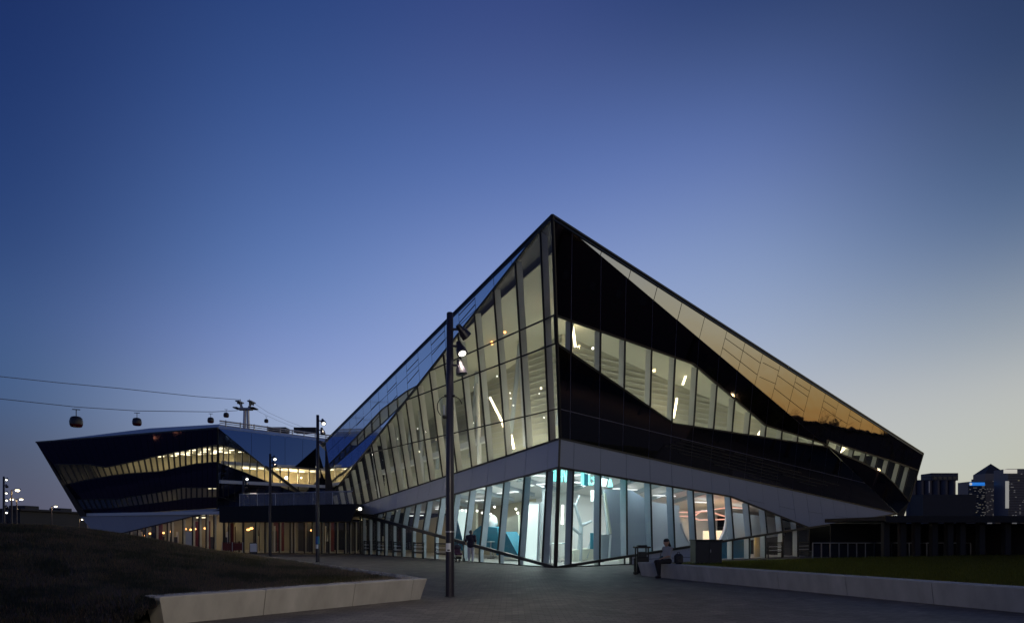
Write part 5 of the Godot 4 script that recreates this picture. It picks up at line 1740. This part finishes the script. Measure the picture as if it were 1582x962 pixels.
func tree(label: String, at: Vector3, h: float, leaves: bool, sd: int) -> Node3D:
	var o := thing("tree", label, "tree", at, 0.0, "trees across the road on the right")
	var rg := RandomNumberGenerator.new()
	rg.seed = sd
	var st := st_new()
	var tips := []
	branch(st, tips, Vector3(0, -0.1, 0), Vector3(0.03, 1, 0.02).normalized(), h * 0.33, h * 0.022, 4, rg)
	part(o, "trunk", st_end(st), mats.bark)
	if leaves:
		var mm := MultiMesh.new()
		mm.transform_format = MultiMesh.TRANSFORM_3D
		mm.mesh = leaf_clump(sd)
		mm.instance_count = tips.size() * 5
		for i in mm.instance_count:
			var p: Vector3 = tips[i % tips.size()] + Vector3(rg.randfn(0, 0.45), rg.randfn(0, 0.4), rg.randfn(0, 0.45))
			mm.set_instance_transform(i, Transform3D(Basis(Vector3(rg.randfn(0, 1), rg.randfn(0, 1), rg.randfn(0, 1)).normalized(), rg.randf() * TAU).scaled(Vector3.ONE * rg.randf_range(0.8, 1.6)), p))
		var c := MultiMeshInstance3D.new()
		c.name = "crown"
		c.multimesh = mm
		c.material_override = mats.leaf
		c.set_meta("kind", "stuff")
		o.add_child(c)
	return o

func right_side() -> void:
	# what stands out of frame to the right shows in the mirror glass: trees, a terrace, lamps
	var t0 := tree("leafy tree in the row across the road, first and nearest to the viewer", Vector3(72, 0, 4), 9.5, true, 5)
	var t1 := tree("bare tree in the row across the road, nearest of the bare ones", Vector3(66, 0, -33), 15.5, false, 9)
	var rg := RandomNumberGenerator.new()
	rg.seed = 3
	for k in 12:
		dup(t0, "leafy tree in the row across the road, %s from the viewer" % ["second", "third", "fourth", "fifth", "sixth", "seventh", "eighth", "ninth", "tenth", "eleventh", "twelfth", "last"][k], Vector3(70 + rg.randf_range(-3, 6), 0, 12 - k * 5.5), rg.randf() * TAU)
	for k in 5:
		dup(t1, "bare tree in the row across the road, %s from the viewer" % ["second", "third", "fourth", "fifth", "last"][k], Vector3(66 + rg.randf_range(-4, 8), 0, -38 - k * 7.0), rg.randf() * TAU)
	for k in 4:
		var o := thing("terrace_house", "dark terrace house %s across the road on the right" % ["nearest the viewer", "second", "third", "farthest"][k], "house", Vector3(92 + k * 3, 0, 15 - k * 27), 0.0, "terrace houses across the road")
		var hh: float = [25.0, 21.0, 12.5, 12.0][k]
		part(o, "wall", box(Vector3(12, hh, 26.5), Vector3(0, hh * 0.5, 0)), mats.brick_dark)
		part(o, "roof", box(Vector3(13, 0.8, 26.9), Vector3(0, hh + 0.4, 0), 0.3), mats.timber)
		part(o, "chimney", box(Vector3(1.2, 1.6, 1.0), Vector3(1.0, hh + 1.4, 6), 0.05), mats.timber)
		for i in 10:
			part(o, "window", box(Vector3(0.2, 1.4, 1.1), Vector3(-6.05, hh * (0.3 if i % 2 == 0 else 0.7), -11 + i * 2.4)), mats.city_pane)
	for k in 5:
		var s := thing("street_lamp", "street lamp %s across the road on the right" % ["nearest the viewer", "second", "middle", "fourth", "farthest"][k], "street lamp", Vector3(60, 0, -14 - k * 10.5), 0.0, "street lamps across the road")
		part(s, "pole", tube([Vector3(0, -0.1, 0), Vector3(0, 6.5, 0)], [0.1, 0.07], 8), mats.pole_paint)
		part(s, "arm", bar(Vector3(0, 6.45, 0), Vector3(-0.8, 6.6, 0), 0.07, 0.07), mats.pole_paint)
		var head := part(s, "lamp_head", box(Vector3(0.6, 0.14, 0.3), Vector3(-0.9, 6.62, 0), 0.04), mats.pole_paint)
		part(head, "bulb", box(Vector3(0.48, 0.2, 0.24), Vector3(-0.9, 6.48, 0), 0.07), mats.lamp_street)
		omni(s.position + Vector3(-0.9, 6.2, 0), Color(1.0, 0.85, 0.6), 3.0, 0.2, head)
	# lamps of the road behind the viewer on the left, mirrored in the office hall
	for k in 6:
		var s := thing("street_lamp", "orange street lamp %s along the road behind the viewer" % ["first", "second", "third", "fourth", "fifth", "last"][k], "street lamp", Vector3(-95 - (k % 2) * 14, 0, -28 + k * 9.0), 0.0, "orange street lamps behind the viewer")
		part(s, "pole", tube([Vector3(0, -0.1, 0), Vector3(0, 6.0, 0)], [0.1, 0.07], 8), mats.pole_paint)
		part(s, "lamp_head", box(Vector3(0.5, 0.35, 0.35), Vector3(0, 6.15, 0), 0.1), mats.lamp_orange)
# ------------------------------------------------------------------ people
# a smooth skin over tapered bones [a, b, ra, rb], meshed as surface nets
func skin(bones: Array, cell: float, k := 0.03) -> ArrayMesh:
	var lo := Vector3.ONE * 1e6
	var hi := -lo
	for b in bones:
		for e in 2:
			var r: float = b[2 + e]
			lo = lo.min(b[e] - Vector3.ONE * (r + k + cell * 2))
			hi = hi.max(b[e] + Vector3.ONE * (r + k + cell * 2))
	var n := Vector3i(((hi - lo) / cell).ceil()) + Vector3i.ONE * 2
	var f := PackedFloat32Array()
	f.resize(n.x * n.y * n.z)
	f.fill(1.0)
	for b in bones:
		var a: Vector3 = b[0]
		var d: Vector3 = b[1] - a
		var ra: float = b[2]
		var rb: float = b[3]
		var dd := maxf(d.length_squared(), 1e-9)
		var m := maxf(ra, rb) + k + cell * 1.5
		var i0 := Vector3i(((a.min(b[1]) - Vector3.ONE * m - lo) / cell).floor()).clamp(Vector3i.ZERO, n - Vector3i.ONE)
		var i1 := Vector3i(((a.max(b[1]) + Vector3.ONE * m - lo) / cell).ceil()).clamp(Vector3i.ZERO, n - Vector3i.ONE)
		for z in range(i0.z, i1.z + 1):
			for y in range(i0.y, i1.y + 1):
				var row := (z * n.y + y) * n.x
				for x in range(i0.x, i1.x + 1):
					var p := lo + Vector3(x, y, z) * cell - a
					var t := clampf(p.dot(d) / dd, 0.0, 1.0)
					var v := (p - d * t).length() - lerpf(ra, rb, t)
					var c := f[row + x]
					var h := maxf(k - absf(v - c), 0.0) / k
					f[row + x] = minf(v, c) - h * h * k * 0.25
	var index := {}
	var verts := PackedVector3Array()
	var sx := 1
	var sy := n.x
	var sz := n.x * n.y
	var offs := [0, sx, sy, sx + sy, sz, sx + sz, sy + sz, sx + sy + sz]
	var edges := [[0, 1], [2, 3], [4, 5], [6, 7], [0, 2], [1, 3], [4, 6], [5, 7], [0, 4], [1, 5], [2, 6], [3, 7]]
	for z in n.z - 1:
		for y in n.y - 1:
			for x in n.x - 1:
				var g := (z * n.y + y) * n.x + x
				var neg := 0
				for o in offs:
					if f[g + o] < 0.0: neg += 1
				if neg == 0 or neg == 8: continue
				var s := Vector3.ZERO
				var cnt := 0
				for e in edges:
					var va := f[g + offs[e[0]]]
					var vb := f[g + offs[e[1]]]
					if (va < 0.0) != (vb < 0.0):
						var t := va / (va - vb)
						var pa := Vector3(e[0] & 1, (e[0] >> 1) & 1, e[0] >> 2)
						var pb := Vector3(e[1] & 1, (e[1] >> 1) & 1, e[1] >> 2)
						s += pa.lerp(pb, t)
						cnt += 1
				index[g] = verts.size()
				verts.append(lo + (Vector3(x, y, z) + s / cnt) * cell)
	var st := st_new()
	st.set_smooth_group(1)
	for g in index:
		var x: int = g % n.x
		var y: int = (g / n.x) % n.y
		var z: int = g / sz
		for ax in 3:
			var st1: int = [sx, sy, sz][ax]
			var u: int = [sy, sz, sx][ax]
			var w: int = [sz, sx, sy][ax]
			if [y, z, x][ax] == 0 or [z, x, y][ax] == 0: continue
			if (f[g] < 0.0) != (f[g + st1] < 0.0):
				var q := [g, g - u, g - u - w, g - w]
				if not (index.has(q[1]) and index.has(q[2]) and index.has(q[3])): continue
				var out := Vector3.ZERO
				out[ax] = 1.0 if f[g] < 0.0 else -1.0
				quad(st, verts[index[q[0]]], verts[index[q[1]]], verts[index[q[2]]], verts[index[q[3]]], out)
	return st_end(st)

# palm, four bent fingers and a thumb from the wrist; dir points along the palm, pal is the way the palm faces
func hand(wrist: Vector3, dir: Vector3, pal: Vector3, side: float, curl: float) -> ArrayMesh:
	dir = dir.normalized()
	pal = (pal - dir * pal.dot(dir)).normalized()
	var across := dir.cross(pal) * side
	var b := []
	for i in 4:
		var o: float = (i - 1.5) * 0.02
		b.append([wrist + across * o * 0.5, wrist + dir * 0.085 + across * o, 0.015, 0.0115])
		var root := wrist + dir * 0.085 + across * o
		var ln: float = [0.068, 0.078, 0.072, 0.056][i]
		var p := root
		var dr := dir
		for j in 3:
			dr = dr.rotated(dir.cross(pal).normalized(), curl * (0.7 + 0.12 * i)).normalized()
			var e: Vector3 = p + dr * ln * [0.45, 0.32, 0.26][j]
			b.append([p, e, 0.0088 - j * 0.0008, 0.008 - j * 0.0008])
			p = e
	var t0 := wrist + dir * 0.025 - across * 0.03
	var t1 := t0 + (dir * 0.7 - across * 0.6 + pal * 0.4).normalized() * 0.04
	b.append([wrist + dir * 0.01 - across * 0.008, t0, 0.014, 0.013])
	b.append([t0, t1, 0.0125, 0.0105])
	b.append([t1, t1 + (dir + pal * 0.5 - across * 0.1).normalized() * 0.03, 0.0105, 0.008])
	return skin(b, 0.0055, 0.006)

func head_parts(o: Node3D, c: Vector3, basis: Basis) -> void:
	for s in [-1.0, 1.0]:
		part(o, "eye", skin([[c + basis * Vector3(s * 0.032, 0.005, 0.083), c + basis * Vector3(s * 0.032, 0.005, 0.085), 0.012, 0.012]], 0.006, 0.002), mats.eye_white)
		part(o, "pupil", skin([[c + basis * Vector3(s * 0.032, 0.005, 0.093), c + basis * Vector3(s * 0.032, 0.005, 0.094), 0.006, 0.006]], 0.003, 0.001), mats.eye_dark)
	part(o, "mouth", skin([[c + basis * Vector3(-0.022, -0.062, 0.082), c + basis * Vector3(0.022, -0.062, 0.082), 0.006, 0.006]], 0.004, 0.002), mats.lips)

func head_bones(c: Vector3, b: Basis) -> Array:
	var out := [[c + b * Vector3(0, 0.03, -0.015), c + b * Vector3(0, 0.02, 0.01), 0.092, 0.085], [c + b * Vector3(0, -0.03, 0.02), c + b * Vector3(0, -0.085, 0.05), 0.07, 0.04], [c + b * Vector3(0, 0.0, 0.085), c + b * Vector3(0, -0.028, 0.102), 0.011, 0.015], [c + b * Vector3(-0.03, 0.022, 0.075), c + b * Vector3(0.03, 0.022, 0.075), 0.018, 0.018]]
	for s in [-1.0, 1.0]:
		out.append([c + b * Vector3(s * 0.086, 0.02, -0.01), c + b * Vector3(s * 0.083, -0.025, -0.002), 0.017, 0.012])
		out.append([c + b * Vector3(s * 0.04, -0.02, 0.055), c + b * Vector3(s * 0.035, -0.035, 0.055), 0.03, 0.03])
	return out

func people() -> void:
	# standing man, back to the viewer, hands at a pushchair
	var at := ground(727.5, 868.2)
	var o := thing("person", "person in dark shirt and pale trousers, back to us, standing by the pushchair", "person", at, PI - 0.15)
	var hc := Vector3(0.0, 1.575, 0.03)
	var hb := Basis(Vector3.RIGHT, 0.18)
	var sh := [Vector3(-0.19, 1.375, 0.0), Vector3(0.19, 1.375, 0.0)]
	var el := [Vector3(-0.27, 1.11, -0.02), Vector3(0.29, 1.12, 0.0)]
	var wr := [Vector3(-0.2, 1.0, 0.2), Vector3(0.34, 1.0, 0.22)]
	var hip := [Vector3(-0.09, 0.9, 0.0), Vector3(0.09, 0.9, 0.0)]
	var kn := [Vector3(-0.1, 0.49, 0.03), Vector3(0.11, 0.49, 0.05)]
	var an := [Vector3(-0.1, 0.085, -0.01), Vector3(0.12, 0.085, 0.02)]
	var body := [[Vector3(0, 0.93, 0), Vector3(0, 1.12, 0.01), 0.13, 0.12], [Vector3(0, 1.12, 0.01), Vector3(0, 1.3, 0), 0.125, 0.13], [sh[0], sh[1], 0.07, 0.07], [Vector3(0, 1.36, 0), Vector3(0, 1.5, 0.02), 0.06, 0.055]]
	for i in 2:
		body += [[sh[i], el[i], 0.055, 0.042], [el[i], wr[i], 0.042, 0.028], [hip[i], kn[i], 0.085, 0.058], [kn[i], an[i], 0.056, 0.036]]
	body += head_bones(hc, hb)
	var bd := part(o, "body", skin(body, 0.013, 0.04), mats.skin)
	head_parts(o, hc, hb)
	part(bd, "hair", skin([[hc + hb * Vector3(0, 0.045, -0.028), hc + hb * Vector3(0, 0.06, 0.02), 0.098, 0.082], [hc + hb * Vector3(0, -0.03, -0.05), hc + hb * Vector3(0, 0.03, -0.04), 0.062, 0.075]], 0.012, 0.03), mats.hair)
	var shirt := [[Vector3(0, 0.93, 0), Vector3(0, 1.12, 0.01), 0.15, 0.145], [Vector3(-0.05, 1.12, 0.01), Vector3(-0.06, 1.3, 0), 0.125, 0.12], [Vector3(0.05, 1.12, 0.01), Vector3(0.06, 1.3, 0), 0.125, 0.12], [sh[0], sh[1], 0.088, 0.088], [Vector3(0, 1.25, -0.015), Vector3(0, 1.41, -0.01), 0.145, 0.1], [Vector3(-0.07, 0.89, 0), Vector3(-0.06, 1.1, 0), 0.135, 0.12], [Vector3(0.07, 0.89, 0), Vector3(0.06, 1.1, 0), 0.135, 0.12]]
	for i in 2: shirt.append([sh[i], sh[i].lerp(el[i], 0.9), 0.075, 0.068])
	part(bd, "shirt", skin(shirt, 0.013, 0.04), mats.shirt_dark)
	var tr := [[hip[0], hip[1], 0.115, 0.115], [Vector3(0, 0.93, 0), Vector3(0, 0.98, 0), 0.135, 0.135]]
	for i in 2: tr += [[hip[i], kn[i], 0.1, 0.078], [kn[i], an[i] + UP * 0.02, 0.076, 0.066]]
	part(bd, "trousers", skin(tr, 0.013, 0.03), mats.trousers_pale)
	for i in 2:
		part(bd, "shoe", skin([[an[i] + Vector3(0, -0.045, -0.04), an[i] + Vector3(0, -0.052, 0.14), 0.042, 0.034], [an[i], an[i] + Vector3(0, -0.03, 0.03), 0.045, 0.042]], 0.01, 0.02), mats.shoe_pale)
		part(bd, "hand", hand(wr[i], Vector3(0.0, -0.15, 1.0), Vector3(0, -1, -0.2), -1.0 if i == 0 else 1.0, 0.45), mats.skin)
	# seated woman on the right wall
	var seat := px(1026, 870, 21.5)
	seat.y = 0.0
	o = thing("person", "person with long dark ponytail and pale grey top sitting on the lawn wall", "person", seat + Vector3(0.12, 0, -0.06), atan2(-0.888, 0.46))
	hc = Vector3(0.0, 1.235, 0.03)
	hb = Basis(UP, 0.35) * Basis(Vector3.RIGHT, 0.1)
	sh = [Vector3(-0.165, 1.02, -0.02), Vector3(0.165, 1.02, -0.02)]
	el = [Vector3(-0.24, 0.79, -0.1), Vector3(0.22, 0.78, 0.08)]
	wr = [Vector3(-0.25, 0.565, -0.16), Vector3(0.1, 0.7, 0.29)]
	hip = [Vector3(-0.09, 0.6, 0.0), Vector3(0.09, 0.6, 0.0)]
	kn = [Vector3(-0.09, 0.57, 0.41), Vector3(0.09, 0.575, 0.42)]
	an = [Vector3(-0.05, 0.1, 0.33), Vector3(0.04, 0.095, 0.38)]
	body = [[Vector3(0, 0.62, 0), Vector3(0, 0.8, -0.01), 0.125, 0.105], [Vector3(0, 0.8, -0.01), Vector3(0, 0.95, -0.02), 0.105, 0.11], [sh[0], sh[1], 0.06, 0.06], [Vector3(0, 1.02, -0.02), Vector3(0, 1.16, 0.015), 0.05, 0.046]]
	for i in 2:
		body += [[sh[i], el[i], 0.046, 0.036], [el[i], wr[i], 0.036, 0.024], [hip[i], kn[i], 0.08, 0.055], [kn[i], an[i], 0.054, 0.034]]
	body += head_bones(hc, hb)
	bd = part(o, "body", skin(body, 0.013, 0.04), mats.skin)
	head_parts(o, hc, hb)
	part(bd, "hair", skin([[hc + hb * Vector3(0, 0.045, -0.03), hc + hb * Vector3(0, 0.062, 0.02), 0.102, 0.085], [hc + hb * Vector3(0, -0.03, -0.055), hc + hb * Vector3(0, 0.03, -0.045), 0.065, 0.08], [hc + Vector3(0, 0.0, -0.11), hc + Vector3(-0.02, -0.12, -0.17), 0.045, 0.05], [hc + Vector3(-0.02, -0.12, -0.17), hc + Vector3(-0.03, -0.3, -0.2), 0.05, 0.028]], 0.012, 0.03), mats.hair)
	shirt = [[Vector3(0, 0.6, -0.01), Vector3(0, 0.8, -0.01), 0.15, 0.125], [Vector3(-0.04, 0.8, -0.01), Vector3(-0.05, 0.95, -0.02), 0.105, 0.105], [Vector3(0.04, 0.8, -0.01), Vector3(0.05, 0.95, -0.02), 0.105, 0.105], [sh[0], sh[1], 0.076, 0.076], [Vector3(0, 0.9, -0.01), Vector3(0, 1.04, -0.01), 0.125, 0.09]]
	for i in 2: shirt.append([sh[i], sh[i].lerp(el[i], 0.95), 0.062, 0.055])
	part(bd, "top", skin(shirt, 0.013, 0.04), mats.top_grey)
	tr = [[hip[0] + UP * -0.01, hip[1] + UP * -0.01, 0.11, 0.11]]
	for i in 2: tr += [[hip[i], kn[i], 0.092, 0.068], [kn[i], an[i] + UP * 0.03, 0.066, 0.048]]
	part(bd, "trousers", skin(tr, 0.013, 0.03), mats.trousers_dark)
	for i in 2:
		part(bd, "shoe", skin([[an[i] + Vector3(0, -0.05, -0.03), an[i] + Vector3(0, -0.058, 0.13), 0.04, 0.032], [an[i], an[i] + Vector3(0, -0.03, 0.03), 0.042, 0.04]], 0.01, 0.02), mats.shoe)
	part(bd, "hand", hand(wr[0], Vector3(-0.1, -0.25, -1.0), Vector3(0, -1, 0), 1.0, 0.15), mats.skin)
	part(bd, "hand", hand(wr[1], Vector3(-0.5, -0.3, 0.7), Vector3(0, -1, 0), 1.0, 0.3), mats.skin)
	# bags on the wall
	var dw := Vector3(0.46, 0, 0.888)
	o = thing("shoulder_bag", "small teal and plum shoulder bag on the wall, left of the seated person", "bag", seat + Vector3(-0.12, 0.5, -0.36) + Vector3(0.2, 0, -0.1))
	part(o, "body", box(Vector3(0.24, 0.26, 0.14), Vector3(0, 0.13, 0), 0.045), mats.bag_teal)
	part(o, "flap", box(Vector3(0.16, 0.28, 0.16), Vector3(0.14, 0.14, 0.01), 0.05), mats.bag_plum)
	part(o, "strap", tube([Vector3(-0.1, 0.24, 0), Vector3(-0.06, 0.4, 0), Vector3(0.06, 0.4, 0), Vector3(0.1, 0.24, 0)], [0.012], 6), mats.black_plastic)
	o = thing("backpack", "dark backpack standing on the lawn wall, right of the seated person", "bag", seat + dw * 0.42 + Vector3(0.24, 0.5, -0.08))
	part(o, "body", box(Vector3(0.3, 0.36, 0.2), Vector3(0, 0.18, 0), 0.07), mats.black_plastic)
	part(o, "pocket", box(Vector3(0.22, 0.18, 0.08), Vector3(0, 0.13, 0.12), 0.03), mats.black_plastic)
	part(o, "handle", tube([Vector3(-0.05, 0.34, 0), Vector3(-0.03, 0.41, 0), Vector3(0.03, 0.41, 0), Vector3(0.05, 0.34, 0)], [0.012], 6), mats.dark_steel)

func _ready() -> void:
	rng.seed = 7
	# --- camera: upright lens shifted upwards
	var cam := Camera3D.new()
	cam.name = "camera"
	cam.projection = Camera3D.PROJECTION_FRUSTUM
	cam.near = 0.1
	cam.far = 6000.0
	cam.size = 0.1 * 962.0 / F
	cam.frustum_offset = Vector2(0, 0.1 * (V0 - 481.0) / F)
	cam.position = EYE
	add_child(cam)
	cam.current = true
	# --- sky and exposure (the sun has set to the right, out of frame)
	var env := Environment.new()
	var sky := Sky.new()
	var pano := PanoramaSkyMaterial.new()
	pano.panorama = ImageTexture.create_from_image(sky_image())
	sky.sky_material = pano
	env.background_mode = Environment.BG_SKY
	env.sky = sky
	env.tonemap_mode = Environment.TONE_MAPPER_LINEAR
	env.tonemap_exposure = 1.0
	env.sdfgi_enabled = true
	env.ssao_enabled = true
	env.ssil_enabled = true
	var we := WorldEnvironment.new()
	we.name = "world_environment"
	we.environment = env
	add_child(we)
	make_materials()
	# --- setting
	struct("ground", slab([Vector2(-3000, -3500), Vector2(3000, -3500), Vector2(3000, 400), Vector2(-3000, 400)], -0.6, -0.02), mats.far_ground)
	struct("pavement", slab([Vector2(-60, -75), Vector2(45, -75), Vector2(45, 30), Vector2(-60, 30)], -0.3, 0.0), mats.paving)
	near_hall()
	far_hall()
	entrance()
	mound()
	planters()
	grass()
	lamp_posts()
	plaza_things()
	exhibits()
	cable_car()
	city()
	right_side()
	people()
